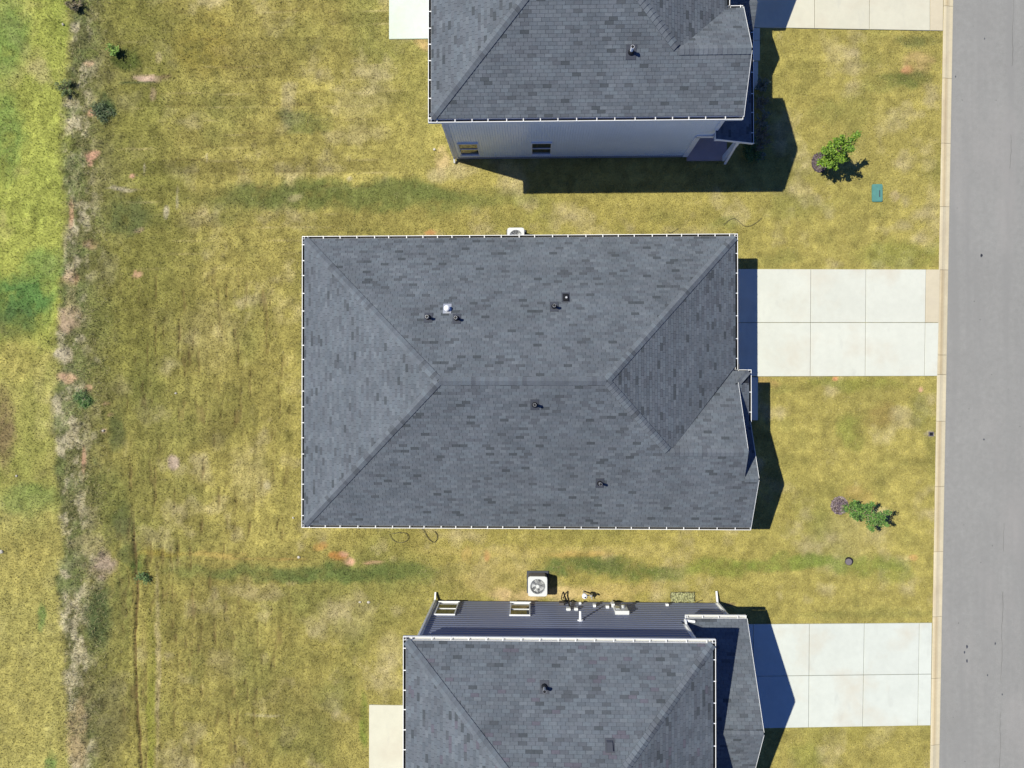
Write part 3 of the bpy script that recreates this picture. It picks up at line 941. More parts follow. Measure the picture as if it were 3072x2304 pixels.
# ================================================================== HOUSE 1: the middle house, one storey
z0 = 2.80
H1 = thing('single_storey_house', 'single-storey house with the wide grey hip roof in the middle, all four slopes in view', 'house', (-.5, 0, 0))
N1, S1 = Plane(0, 6.27, 0, -1, z0, .5), Plane(0, -5.73, 0, 1, z0, .5)
W1, E1 = Plane(-9.46, 0, 1, 0, z0, .4959), Plane(8.35, 0, -1, 0, z0, .533)
GN = Plane(0, .83, 0, -1, z0, .5)            # north slope of the front gable
JE = Plane(8.89, 0, -1, 0, z0, .5)           # small slope over the jog
SN = Plane(0, -1.33, 0, -1, z0, .5)          # north slope of the lower gable
RY, RZ = .27, 5.8
faces1 = [
    (N1, [[(-9.36, 6.17), (-3.41, .27), (2.72, .27), (8.256, 6.17)]]),
    (W1, [[(-9.36, -5.63), (-3.41, .27), (-9.36, 6.17)]]),
    (S1, [[(-9.36, -5.63), (5.27, -5.63), (5.27, -2.45), (2.72, .27), (-3.41, .27)], [(5.27, -5.63), (8.27, -5.63), (8.27, -2.45), (5.27, -2.45)], [(8.27, -5.63), (8.83, -5.63), (8.83, -3.53), (8.27, -3.53)]]),
    (E1, [[(8.25, .93), (8.25, 6.17), (2.72, .27), (5.27, -2.45)]]),
    (GN, [[(5.27, -2.45), (8.27, -2.45), (8.27, .93), (8.25, .93)], [(8.27, .21), (8.79, .73), (8.27, .73)]]),
    (JE, [[(8.27, .21), (8.15, .21), (8.15, -2.07), (8.79, -1.43), (8.79, .73)]]),
    (SN, [[(8.15, -2.07), (8.15, -3.53), (8.83, -3.53), (8.83, -1.39)]]),
]
faces1 = [(pl, [p if sum(p[i][0] * p[(i + 1) % len(p)][1] - p[(i + 1) % len(p)][0] * p[i][1] for i in range(len(p))) > 0 else p[::-1] for p in ps]) for pl, ps in faces1]
R1 = roof(H1, faces1)
caps(R1, (-9.3, 6.11), (-3.45, .31), N1.z, W1.z)
caps(R1, (-9.3, -5.57), (-3.45, .23), W1.z, S1.z)
caps(R1, (8.2, 6.11), (2.76, .31), E1.z, N1.z)
caps(R1, (5.2, -2.38), (2.76, .23), S1.z, E1.z)
caps(R1, (-3.41, .27), (2.72, .27), N1.z, S1.z, step=.17)
caps(R1, (8.25, -2.45), (5.3, -2.45), S1.z, GN.z, step=.17)
caps(R1, (8.74, .68), (8.3, .24), GN.z, JE.z, width=.1)
caps(R1, (8.8, -3.53), (8.3, -3.53), S1.z, SN.z, width=.12)
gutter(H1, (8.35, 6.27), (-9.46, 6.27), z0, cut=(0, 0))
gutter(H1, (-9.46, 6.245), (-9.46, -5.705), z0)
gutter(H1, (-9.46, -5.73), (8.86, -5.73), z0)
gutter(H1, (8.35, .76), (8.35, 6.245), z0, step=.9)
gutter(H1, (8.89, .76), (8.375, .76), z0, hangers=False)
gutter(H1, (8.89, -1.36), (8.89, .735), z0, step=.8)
MB().box(8.10, 8.45, .50, 1.00, 2.662, 2.670).build('sun_leak_plate', M['lead'], H1)  # added hidden plate, blocks sun leaking through the gap at the roof jog
rake(H1, (8.27, .21), (8.27, -2.45), GN.z)
rake(H1, (8.84, -1.4), (8.84, -3.52), SN.z)
rake(H1, (8.84, -3.54), (8.84, -5.7), S1.z)
MB().prism([(8.05, -3.4), (8.13, -3.4), (8.13, -2.45), (8.13, .1), (8.05, .1), (8.05, -2.45)], 2.7, lambda x, y: min(GN.z(x, y), S1.z(x, y)) - .05).build('gable_wall', M['mid_siding'], H1)
wall_poly(H1, MID, 0, 2.66, M['mid_siding'])
MB().prism([(8.39, -5.25), (8.45, -5.25), (8.45, -3.53), (8.45, -1.7), (8.39, -1.7), (8.39, -3.53)], 2.6, lambda x, y: min(S1.z(x, y), SN.z(x, y)) - .05).build('gable_wall', M['mid_siding'], H1)
MB().add([(-9.34, -5.6, 2.68), (8.8, -5.6, 2.68), (8.8, .6, 2.68), (8.24, .6, 2.68), (8.24, 6.14, 2.68), (-9.34, 6.14, 2.68)], [(5, 4, 3, 2, 1, 0)]).build('soffit', M['trim'], H1)
gd = MB()
for k in range(4): gd.box(7.885, 7.93, .9, 5.3, .06 + k * .53, .57 + k * .53)
gd.build('garage_door', M['door'], H1)
MB().box(8.405, 8.45, -1.3, -.35, .1, 2.15).build('front_door', M['door'], H1)
for k, (px, py, kd, sz) in enumerate([(1285, 953, 'pipe', 1), (1370, 956, 'pipe', 1), (1662, 920, 'pipe', 1)]):
    vent(H1, px, py, N1.z, kd, size=sz)
vent(H1, 1342, 926, N1.z, 'white')
vent(H1, 1697, 892, N1.z, 'openbox')
vent(H1, 1604, 1214, S1.z, 'pipe')
vent(H1, 1799, 1449, S1.z, 'pipe', size=1.0)

# ================================================================== HOUSE 2: lower house, two storeys, slate siding
Z2 = 5.8
H2 = thing('two_storey_house', 'two-storey house with slate-blue lap siding and white corner boards at the bottom edge', 'house', (1, -15, 0))
N2, S2 = Plane(0, -9.10, 0, -1, Z2, .5), Plane(0, -21.6, 0, 1, Z2, .5)
W2, E2 = Plane(-4.72, 0, 1, 0, Z2, .5), Plane(6.67, 0, -1, 0, Z2, .53)
def ccw(p):
    return p if sum(p[i][0] * p[(i + 1) % len(p)][1] - p[(i + 1) % len(p)][0] * p[i][1] for i in range(len(p))) > 0 else p[::-1]
faces2 = [(N2, [ccw([(-4.62, -9.2), (6.575, -9.2), (1.14, -14.96)])]), (S2, [ccw([(-4.62, -21.5), (6.575, -21.5), (1.14, -15.74)])]),
          (W2, [ccw([(-4.62, -9.2), (1.14, -14.96), (1.14, -15.74), (-4.62, -21.5)])]), (E2, [ccw([(6.575, -9.2), (1.14, -14.96), (1.14, -15.74), (6.575, -21.5)])])]
R2 = roof(H2, faces2, reds=.045)
caps(R2, (-4.58, -9.24), (1.1, -14.92), N2.z, W2.z)
caps(R2, (6.53, -9.25), (1.18, -14.92), E2.z, N2.z)
caps(R2, (1.14, -15.0), (1.14, -15.7), E2.z, W2.z)
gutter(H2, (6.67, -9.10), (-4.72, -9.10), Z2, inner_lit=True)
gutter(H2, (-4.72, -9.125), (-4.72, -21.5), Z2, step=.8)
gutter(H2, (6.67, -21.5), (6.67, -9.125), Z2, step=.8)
GY = -9.17
NL, SL = Plane(0, GY, 0, -1, z0, .577), Plane(0, -16.63, 0, 1, z0, .577)
facesL = [(NL, [ccw([(6.23, -9.27), (8.66, -9.27), (8.66, -12.9), (6.23, -12.9)])]), (SL, [ccw([(6.23, -16.53), (8.66, -16.53), (8.66, -12.9), (6.23, -12.9)])])]
R2b = roof(H2, facesL, budget=0)
R2b['label'] = 'low gable roof over the garage'
R2['label'] = 'upper hip roof'
caps(R2b, (8.64, -12.9), (6.25, -12.9), SL.z, NL.z, step=.16, width=.11)
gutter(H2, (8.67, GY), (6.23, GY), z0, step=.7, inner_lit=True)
rake(H2, (8.675, -9.3), (8.675, -12.88), NL.z)
rake(H2, (8.675, -16.6), (8.675, -12.92), SL.z)
rake(H2, (6.215, -9.2), (6.215, -9.48), NL.z, w=.03, h=.1)
wall_poly(H2, [(-4.33, -21.2), (6.2, -21.2), (6.2, -9.53), (-4.33, -9.53)], 0, 5.66, M['dark_siding'])
wall_poly(H2, [(6.2, -16.2), (8.2, -16.2), (8.2, -9.53), (6.2, -9.53)], 0, 2.72, M['dark_siding'])
MB().prism([(8.12, -16.1), (8.19, -16.1), (8.19, -12.9), (8.19, -9.6), (8.12, -9.6), (8.12, -12.9)], 2.72, lambda x, y: min(NL.z(x, y), SL.z(x, y)) - .06).build('gable_wall', M['dark_siding'], H2)
MB().add([(-4.6, -21.4, 5.68), (6.56, -21.4, 5.68), (6.56, -9.22, 5.68), (-4.6, -9.22, 5.68)], [(3, 2, 1, 0)]).build('soffit', M['trim'], H2)
# clapboards: wedge section, each board its own piece
nb, bh = 22, .25
for k in range(nb):
    a = .16 + k * bh
    b = min(a + bh, 5.66)
    x1 = 6.08 if a > 2.6 else 8.08
    yb, yt = -9.482, -9.528
    v = [(-4.2, -9.53, a), (x1, -9.53, a), (x1, yb + .012, a), (-4.2, yb + .012, a), (-4.2, -9.53, b), (x1, -9.53, b), (x1, yt, b), (-4.2, yt, b), (-4.2, yb + .010, a + .13), (x1, yb + .010, a + .13)]
    f = [(0, 1, 2, 3), (3, 2, 9, 8), (8, 9, 6, 7), (7, 6, 5, 4), (0, 3, 8, 7, 4), (1, 5, 6, 9, 2)]
    obj('siding_board', v, f, M['dark_siding'], H2)
MB().box(-4.33, 8.2, -9.53, -9.505, 0, .15).build('foundation', M['concrete'], H2, tone=np.array(c_(150, 145, 135)))
MB().box(-4.38, -4.2, -9.53, -9.47, .1, 5.62).box(-4.38, -4.335, -9.69, -9.535, .1, 5.62).build('corner_board', M['trim'], H2)
MB().box(6.08, 6.2, -9.53, -9.47, 3.0, 5.62).box(6.205, 6.25, -9.64, -9.535, 3.1, 5.62).build('corner_board', M['trim'], H2)
MB().box(8.08, 8.2, -9.53, -9.47, .1, 2.66).box(8.205, 8.25, -9.64, -9.535, .1, 2.66).build('corner_board', M['trim'], H2)
# downspouts
def downspout(house, x, y, ztop, out, kick=.35, name='downspout'):
    m_ = MB()
    m_.bar((x, y + out[1] * .22, ztop - .16), (x, y + .04 * out[1], ztop - .42), .07, .09, up=(out[0], out[1], 0.01))
    m_.bar((x, y + .04 * out[1], ztop - .38), (x, y + .04 * out[1], .22), .07, .09, up=(0, 1, 0))
    m_.bar((x, y + .02 * out[1], .26), (x, y + kick * out[1], .08), .07, .09)
    return m_.build(name, M['white'], house)
downspout(H2, -4.30, -9.47, 5.8, (0, 1))
downspout(H2, 8.16, -9.47, 2.8, (0, 1), kick=.5)
# upper spout that drops on to the garage roof
m_ = MB()
m_.bar((6.15, -9.22, 5.68), (6.15, -9.43, 5.42), .07, .09)
m_.bar((6.15, -9.43, 5.42), (6.15, -9.43, 3.25), .07, .09, up=(0, 1, 0))
m_.bar((6.15, -9.43, 3.28), (6.15, -9.28, 3.10), .07, .09)
m_.bar((6.12, -9.30, 3.04), (6.55, -9.36, 3.03), .09, .07)
m_.build('downspout', M['white'], H2, label='downspout that ends on the low garage roof')
window(H2, -4.08, -3.20, -9.468, .50, 2.18, 1)
window(H2, -.93, -.06, -9.468, .50, 2.18, 1)
# things fixed to the north wall
wy = -9.49
x, _ = at(1741, 1862, 2.67)
MB().tube([(x, wy, 2.67), (x, wy + .38, 2.62)], [.055, .045], 12).build('wall_vent_pipe', M['pvc'], H2)
MB().tube([(x, wy, 2.67), (x, wy + .05, 2.67)], [.12, .12], 14).build('wall_vent_flange', M['pvc'], H2)
m_ = MB()
x0, x1 = at(1846, 1841, 1.8)[0], at(1886, 1841, 1.8)[0]
m_.box(x0, x1, wy, wy + .15, 1.05, 1.82).box(x0 - .015, x1 + .015, wy, wy + .17, 1.82, 1.86)
eb = m_.build('electric_panel', M['ac_top'], H2)
MB().box(x0 + .04, x0 + .2, wy + .155, wy + .2, 1.3, 1.62).build('panel_cover', M['metal'], eb)
MB().tube([((x0 + x1) / 2 + .1, wy + .15, 1.35), ((x0 + x1) / 2 + .1, wy + .27, 1.35)], [.085, .08], 14).build('meter_dial', M['metal'], eb)
MB().tube([(x0 + .08, wy + .06, 1.05), (x0 + .08, wy + .06, .0)], .03, 8).build('conduit', M['metal'], H2)
for (px, py, h, w, hh, d) in ((1705, 1838, 1.25, .17, .26, .10), (1728, 1837, 1.25, .15, .2, .1), (1740, 1806, .45, .10, .12, .1), (1783, 1818, .75, .11, .26, .12), (1822, 1825, .95, .13, .18, .12), (1838, 1815, .7, .13, .36, .16), (2001, 1814, .55, .12, .16, .10), (1684, 1813, .5, .2, .36, .12)):
    x, _ = at(px, py, h)
    MB().box(x - w / 2, x + w / 2, wy, wy + d, h - hh / 2, h + hh / 2).build('service_box', M['trim'] if w < .19 else M['ac_side'], H2)
cb = MB()
pts = [at(1690, 1775, .3) + (.35,), at(1695, 1790, .15) + (.2,), at(1702, 1805, .1) + (.12,), (at(1705, 1815)[0], wy + .1, .3), (at(1705, 1830)[0], wy + .05, 1.15)]
cb.tube(pts, .035, 8)
pts = [at(1688, 1778, .3) + (.3,), at(1684, 1795, .1) + (.12,), (at(1686, 1810)[0], wy + .12, .3)]
cb.tube(pts, .022, 8)
cb.build('refrigerant_line', M['black'], H2)

# ================================================================== HOUSE 3: upper house, two storeys, pale siding
H3 = thing('two_storey_house', 'two-storey house with pale siding and a corner porch, at the top edge of the view', 'house', (2, 16, 0))
S3, N3 = Plane(0, 9.78, 0, 1, Z2, .5), Plane(0, 22.3, 0, -1, Z2, .5)
W3, E3 = Plane(-3.81, 0, 1, 0, Z2, .5), Plane(7.22, 0, -1, 0, Z2, .5)
GN3 = Plane(0, 13.94, 0, -1, Z2, .5)
faces3 = [(S3, [ccw([(-3.71, 9.88), (5.14, 9.88), (5.14, 11.86), (1.705, 15.295)]), ccw([(5.14, 9.88), (7.69, 9.88), (7.69, 11.86), (5.14, 11.86)])]),
          (GN3, [ccw([(5.14, 11.86), (7.69, 11.86), (7.69, 13.84), (7.12, 13.84)])]),
          (E3, [ccw([(5.14, 11.86), (7.12, 13.84), (7.12, 22.2), (1.705, 16.785), (1.705, 15.295)])]),
          (W3, [ccw([(-3.71, 9.88), (1.705, 15.295), (1.705, 16.785), (-3.71, 22.2)])]),
          (N3, [ccw([(-3.71, 22.2), (1.705, 16.785), (7.12, 22.2)])])]
R3 = roof(H3, faces3)
R3['label'] = 'upper hip roof with a front gable'
caps(R3, (-3.66, 9.93), (1.66, 15.25), S3.z, W3.z) if False else caps(R3, (-3.66, 9.93), (1.66, 15.25), W3.z, S3.z)
caps(R3, (5.08, 11.92), (1.75, 15.25), S3.z, E3.z, step=.16)
caps(R3, (7.66, 11.86), (5.18, 11.86), S3.z, GN3.z, step=.16, width=.17)
caps(R3, (1.705, 15.33), (1.705, 16.7), E3.z, W3.z)
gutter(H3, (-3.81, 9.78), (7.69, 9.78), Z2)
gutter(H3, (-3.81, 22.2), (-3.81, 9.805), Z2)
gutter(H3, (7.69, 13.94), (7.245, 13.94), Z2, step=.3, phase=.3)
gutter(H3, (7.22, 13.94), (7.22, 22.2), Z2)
rake(H3, (7.70, 9.88), (7.70, 11.84), S3.z, h=.13)
rake(H3, (7.70, 13.84), (7.70, 11.88), GN3.z, h=.13)
SH = (0.0)
wall_poly(H3, [(-3.4, 10.33), (6.86, 10.33), (6.86, 21.9), (-3.4, 21.9)], 0, 5.66, M['light_siding'])
wall_poly(H3, [(6.86, 10.33), (7.4, 10.33), (7.4, 13.4), (6.86, 13.4)], 2.58, 5.66, M['light_siding'])
MB().prism([(7.3, 10.4), (7.39, 10.4), (7.39, 11.86), (7.39, 13.35), (7.3, 13.35), (7.3, 11.86)], 5.66, lambda x, y: min(S3.z(x, y), GN3.z(x, y)) - .06).build('gable_wall', M['light_siding'], H3)
MB().add([(-3.7, 9.9, 5.68), (7.66, 9.9, 5.68), (7.66, 13.8, 5.68), (7.1, 13.8, 5.68), (7.1, 22.1, 5.68), (-3.7, 22.1, 5.68)], [(5, 4, 3, 2, 1, 0)]).build('soffit', M['trim'], H3)
# upright siding: narrow boards with a step between them
sb = MB()
x = -3.26
k = 0
while x < 7.27:
    zb = .2 if x < 6.70 else 2.72
    w = .105
    sb.add([(x, 10.33, zb), (x + w, 10.33, zb), (x + w, 10.33, 5.62), (x, 10.33, 5.62), (x + .004, 10.316, zb), (x + w - .012, 10.308, zb), (x + w - .012, 10.308, 5.62), (x + .004, 10.316, 5.62)],
           [(4, 5, 6, 7), (0, 1, 5, 4), (1, 2, 6, 5), (3, 0, 4, 7)])
    x += w
    k += 1
tag(sb.build('vertical_siding', M['light_siding'], H3), kind='stuff')
MB().box(-3.4, 6.86, 10.30, 10.335, 0, .19).build('foundation', M['concrete'], H3, tone=np.array(c_(190, 190, 190)))
MB().box(-3.45, -3.28, 10.28, 10.33, .1, 5.62).box(-3.45, -3.405, 10.335, 10.5, .1, 5.62).build('corner_board', M['trim'], H3)
MB().box(6.70, 6.86, 10.27, 10.33, .1, 2.56).box(6.865, 6.91, 10.27, 10.48, .1, 2.56).build('corner_board', M['trim'], H3)
MB().box(6.74, 7.45, 10.27, 10.33, 2.5, 2.70).build('porch_beam', M['trim'], H3)
MB().box(7.28, 7.42, 10.27, 10.33, 3.3, 5.62).build('corner_board', M['trim'], H3)
downspout(H3, -3.46, 10.32, 5.8, (0, -1), kick=.2)
window(H3, -3.13, -2.26, 10.31, .62, 2.07, -1)
window(H3, -.02, .86, 10.31, .62, 2.07, -1)
x, _ = at(1488, 466, .45)
MB().tube([(x, 10.31, .5), (x, 10.2, .5)], .02, 8).tube([(x - .04, 10.22, .54), (x + .04, 10.22, .54)], .012, 6).build('hose_tap', M['metal'], H3)
# low front roof
LE = Plane(9.0, 0, -1, 0, z0, .32)
facesP = [(LE, [ccw([(7.34, 9.95), (8.9, 9.95), (8.9, 21.9), (7.42, 21.9), (7.42, 10.0), (7.34, 10.0)][:0] or [(7.34, 9.95), (8.9, 9.95), (8.9, 13.42), (7.34, 13.42)]), ccw([(6.86, 13.42), (8.9, 13.42), (8.9, 19.0), (6.86, 19.0)])])]
R3b = roof(H3, facesP, budget=0)
R3b['label'] = 'low lean-to porch roof in shade'
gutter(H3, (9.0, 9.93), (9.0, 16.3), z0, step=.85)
rake(H3, (7.33, 9.935), (9.0, 9.935), LE.z, h=.16)
rake(H3, (7.325, 9.95), (7.325, 10.26), LE.z, h=.12)
# small gable in the low roof, and the garage gable beyond the frame
dg = [Plane(0, 14.33, 0, 1, z0 + .02, .62), Plane(0, 16.3, 0, -1, z0 + .02, .62)]
facesD = [(dg[0], [ccw([(7.6, 15.315), (8.96, 14.43), (8.96, 15.315)])]), (dg[1], [ccw([(7.6, 15.315), (8.96, 16.2), (8.96, 15.315)])])]
R3c = roof(H3, facesD, budget=0)
R3c['label'] = 'little gable set in the porch roof'
gg_ = [Plane(0, 16.3, 0, 1, z0, .56), Plane(0, 22.3, 0, -1, z0, .56)]
facesG = [(gg_[0], [ccw([(6.86, 16.35), (9.55, 16.35), (9.55, 19.3), (6.86, 19.3)])]), (gg_[1], [ccw([(6.86, 22.25), (9.55, 22.25), (9.55, 19.3), (6.86, 19.3)])])]
R3d = roof(H3, facesG, budget=0)
R3d['label'] = 'garage gable roof'
wall_poly(H3, [(6.87, 16.6), (9.2, 16.6), (9.2, 21.9), (6.87, 21.9)], 0, 2.75, M['light_siding'])
wall_poly(H3, [(6.87, 11.4), (8.3, 11.4), (8.3, 16.55), (6.87, 16.55)], 0, 2.6, M['light_siding'])
MB().prism([(9.12, 16.65), (9.19, 16.65), (9.19, 19.3), (9.19, 21.9), (9.12, 21.9), (9.12, 19.3)], 2.75, lambda x, y: min(gg_[0].z(x, y), gg_[1].z(x, y)) - .06).build('gable_wall', M['light_siding'], H3)
# porch post and its beam
pp = MB()
pp.box(8.44, 8.52, 10.06, 10.30, .14, 2.62).box(8.52, 8.66, 10.20, 10.30, .14, 2.62)
pp.build('porch_post', M['trim'], H3)
MB().box(7.46, 8.62, 10.12, 10.26, 2.55, 2.76).box(8.5, 8.64, 10.27, 16.2, 2.55, 2.74).build('porch_beam', M['trim'], H3)
MB().bar((8.42, 10.10, 2.72), (8.54, 9.93, .20), .07, .09, up=(1, 0, 0)).build('downspout', M['white'], H3)
vent(H3, 1893, 157, S3.z, 'pipe', size=1.1)
vent(H2, 1633, 2060, N2.z, 'pipe')
vent(H2, 1829, 2235, N2.z, 'box')


# ------------------------------------------------------------------ air conditioners
def condenser(label, x0, x1, y0, y1, h, open_look):
    cx, cy = (x0 + x1) / 2, (y0 + y1) / 2
    t = thing('air_conditioner', label, 'air conditioner', (cx, cy, 0), 'outdoor air conditioners')
    MB().box(x0 - .06, x1 + .06, y0 - .06, y1 + .06, -.02, .07).build('pad', M['lead'], t)

    def rr(x0, x1, y0, y1, r, n_=4):
        out = []
        for (ax, ay, s) in ((x1 - r, y1 - r, 0), (x0 + r, y1 - r, 90), (x0 + r, y0 + r, 180), (x1 - r, y0 + r, 270)):
            for k in range(n_ + 1):
                a = math.radians(s + 90 * k / n_)
                out.append((ax + r * math.cos(a), ay + r * math.sin(a)))
        return out
    O = rr(x0 + .02, x1 - .02, y0 + .02, y1 - .02, .09)
    n_ = len(O)
    v = [(x, y, .07) for x, y in O] + [(x, y, h - .06) for x, y in O]
    obj('housing', v, [(i, (i + 1) % n_, n_ + (i + 1) % n_, n_ + i) for i in range(n_)], M['ac_side'], t)
    lv = MB()
    for k in range(9):
        z = .12 + k * (h - .24) / 9
        lv.box(x0 + .1, x1 - .1, y1 - .022, y1 - .004, z, z + .03).box(x0 + .1, x1 - .1, y0 + .004, y0 + .022, z, z + .03)
        lv.box(x0 + .004, x0 + .022, y0 + .1, y1 - .1, z, z + .03).box(x1 - .022, x1 - .004, y0 + .1, y1 - .1, z, z + .03)
    tag(lv.build('louvre', M['ac_top'] if open_look else M['ac_side'], t), kind='stuff')
    # top plate with a round opening
    R_ = min(x1 - x0, y1 - y0) * .385
    K = 40
    out, ins = [], []
    for k in range(K):
        a = 2 * math.pi * k / K
        ca, sa = math.cos(a), math.sin(a)
        s = 1 / max(abs(ca) / ((x1 - x0) / 2), abs(sa) / ((y1 - y0) / 2))
        px_, py_ = ca * s, sa * s
        r = .09
        hx, hy = (x1 - x0) / 2 - r, (y1 - y0) / 2 - r
        if abs(px_) > hx and abs(py_) > hy:
            ex, ey = abs(px_) - hx, abs(py_) - hy
            e = math.hypot(ex, ey)
            if e > r:
                px_ = math.copysign(hx + ex / e * r, px_)
                py_ = math.copysign(hy + ey / e * r, py_)
        out.append((cx + px_, cy + py_))
        ins.append((cx + R_ * ca, cy + R_ * sa))
    v = [(x, y, h - .06) for x, y in out] + [(x, y, h - .012) for x, y in out] + [((x - cx) * .97 + cx, (y - cy) * .97 + cy, h) for x, y in out] + [(x, y, h) for x, y in ins] + [(x, y, h - .10) for x, y in ins]
    f = []
    for b_ in range(4):
        for k in range(K):
            k2 = (k + 1) % K
            f.append((b_ * K + k, b_ * K + k2, (b_ + 1) * K + k2, (b_ + 1) * K + k))
    obj('top_panel', v, f, M['ac_top'], t)
    MB().tube([(cx, cy, h - .45), (cx, cy, h - .44)], [R_ + .02] * 2, 28).build('coil_bottom', M['black'] if open_look else M['metal'], t)
    MB().tube([(cx, cy, h - .16), (cx, cy, h - .09)], [.075, .07], 16).build('fan_hub', M['ac_top'], t)
    for k in range(3 if open_look else 5):
        a0 = 2 * math.pi * k / (3 if open_look else 5) + .5
        v, f = [], []
        for i in range(5):
            r = .06 + (R_ - .09) * i / 4
            wd = .22 + .22 * i / 4
            for s, dz in ((-1, -.03), (1, .03)):
                a = a0 + s * wd + .12 * i / 4
                v.append((cx + r * math.cos(a), cy + r * math.sin(a), h - .14 + dz))
        for i in range(4): f.append((2 * i, 2 * i + 1, 2 * i + 3, 2 * i + 2))
        obj('fan_blade', v, f, M['ac_top'], t)
    gr = MB()
    for k in range(10):
        r = .09 + (R_ - .09) * k / 9
        gr.tube([(cx + r * math.cos(a * math.pi / 15), cy + r * math.sin(a * math.pi / 15), h + .004) for a in range(31)], .005, 4, cap=False)
    for k in range(12):
        a = math.pi * k / 6
        gr.bar((cx + .07 * math.cos(a), cy + .07 * math.sin(a), h + .009), (cx + (R_ + .02) * math.cos(a), cy + (R_ + .02) * math.sin(a), h + .009), .006, .005)
    gr.build('fan_grille', M['metal'], t)
    MB().tube([(cx, cy, h + .008), (cx, cy, h + .02)], [.075, .06], 16).build('grille_badge', M['ac_top'], t)
    return t


xa, ya = at(1584, 1789.5, .78)
xb, yb = at(1642, 1730, .78)
condenser('air conditioner by the slate-blue wall, its whole fan top in view', xa, xb, ya, yb, .78, False)
xa, ya = at(1522, 0, .76)
xb, yb = at(1573, 682.5, .76)
condenser('air conditioner half hidden under the upper gutter of the wide middle roof', xa, xb, yb - .78, yb, .76, True)


# ------------------------------------------------------------------ trees, shrubs, weeds
def leaf_mesh(pts, sizes, tones, parent, name='crown', material=None, aspect=.62):
    v, f, t = [], [], []
    rr = random.Random(len(pts))
    for p, s, c in zip(pts, sizes, tones):
        n_ = Vector((rr.gauss(0, .6), rr.gauss(0, .6), abs(rr.gauss(0, 1)) + .3)).normalized()
        a = n_.orthogonal().normalized()
        a = Matrix.Rotation(rr.uniform(0, 6.28), 3, n_) @ a
        b = n_.cross(a)
        k = len(v)
        p = Vector(p)
        v += [tuple(p - a * s), tuple(p - a * s * .1 + b * s * aspect + n_ * s * .12), tuple(p + a * s), tuple(p - a * s * .1 - b * s * aspect + n_ * s * .12)]
        f.append([k, k + 1, k + 2, k + 3])
        t += [c] * 4
    return obj(name, v, f, material or M['leaf'], parent, tone=np.array(t))


def young_tree(label, px, py, height, lean, crown, seed, tones, leaf=.055, spread=.74):
    rr = random.Random(seed)
    x, y = at(px, py)
    t = thing('young_tree', label, 'tree', (x, y, 0), 'young street trees')
    top = Vector((x + lean[0], y + lean[1], height))
    tr = [Vector((x, y, -.03)), Vector((x + lean[0] * .12, y + lean[1] * .12, height * .2)), Vector((x + lean[0] * .4, y + lean[1] * .4, height * .45)), Vector((x + lean[0] * .7, y + lean[1] * .7, height * .72)), top]
    MB().tube(tr, [.042, .034, .026, .016, .006], 9).build('trunk', M['bark'], t)
    lm = MB()
    pts, sz, tn = [], [], []

    def along(f_):
        q = f_ * (len(tr) - 1)
        i = min(int(q), len(tr) - 2)
        return tr[i].lerp(tr[i + 1], q - i)
    for (f0, az, ln, up) in crown:
        ln *= spread
        p = along(f0)
        d = Vector((math.cos(az), math.sin(az), up)).normalized()
        path = [p]
        for s in range(1, 6):
            path.append(p + d * ln * s / 5 + Vector((rr.gauss(0, .03), rr.gauss(0, .03), .05 * s * s / 25)))
        lm.tube(path, [.014, .012, .010, .008, .005, .003], 5)
        twigs = [(path[0].lerp(path[-1], .25 + .75 * k / 9), .20 * (1.15 - k / 12)) for k in range(10)]
        for (c, r) in twigs:
            for _ in range(int(30 * (ln + .2))):
                o_ = Vector((rr.gauss(0, 1), rr.gauss(0, 1), rr.gauss(0, .8))) * r * .55
                pts.append(c + o_)
                sz.append(leaf * rr.uniform(.6, 1.25))
                b = rr.choice(tones)
                tn.append(np.array(b) * rr.uniform(.75, 1.25))
    lm.build('limbs', M['bark'], t)
    leaf_mesh(pts, sz, tn, t)
    return t


TA = [(.16, .27, .025), (.12, .22, .022), (.22, .34, .035), (.08, .16, .018)]
TB = [(.11, .22, .04), (.08, .17, .035), (.15, .27, .05), (.06, .13, .025)]
crownA = [(.40, 3.6, .60, .15), (.42, 5.2, .66, .15), (.44, .2, .62, .2), (.46, 1.7, .58, .2), (.50, 2.7, .60, .25), (.52, 4.4, .62, .2), (.55, 5.9, .66, .2), (.58, 1.0, .60, .3), (.62, 3.2, .52, .4), (.66, 5.0, .5, .4), (.70, .3, .52, .4), (.72, 2.0, .62, .5), (.80, 1.9, .62, .8), (.82, .75, .85, .6), (.88, 5.6, .4, .7), (.5, 3.9, .66, .1)]
young_tree('young tree with a yellow-green crown leaning right, north of the green utility lid', 2459, 494, 2.35, (.20, .08), crownA, 4, TA, .05, .9)
crownB = [(.20, 3.3, .25, .8), (.24, .5, .42, .7), (.30, 5.0, .60, .6), (.34, 1.6, .62, .6), (.42, 3.9, .45, .8), (.46, .9, .72, .6), (.52, 5.6, .62, .6), (.58, 2.6, .40, 1.), (.62, 1.25, .80, .7), (.70, 4.7, .95, .5), (.75, .1, .60, 1.0), (.82, 5.7, .80, .7), (.86, .6, .75, .7), (.93, 3.5, .2, 1.5)]
young_tree('darker fine-leaved young tree beside its mulch ring, below the middle driveway', 2527, 1518, 3.0, (.22, -.05), crownB, 9, TB, .037)


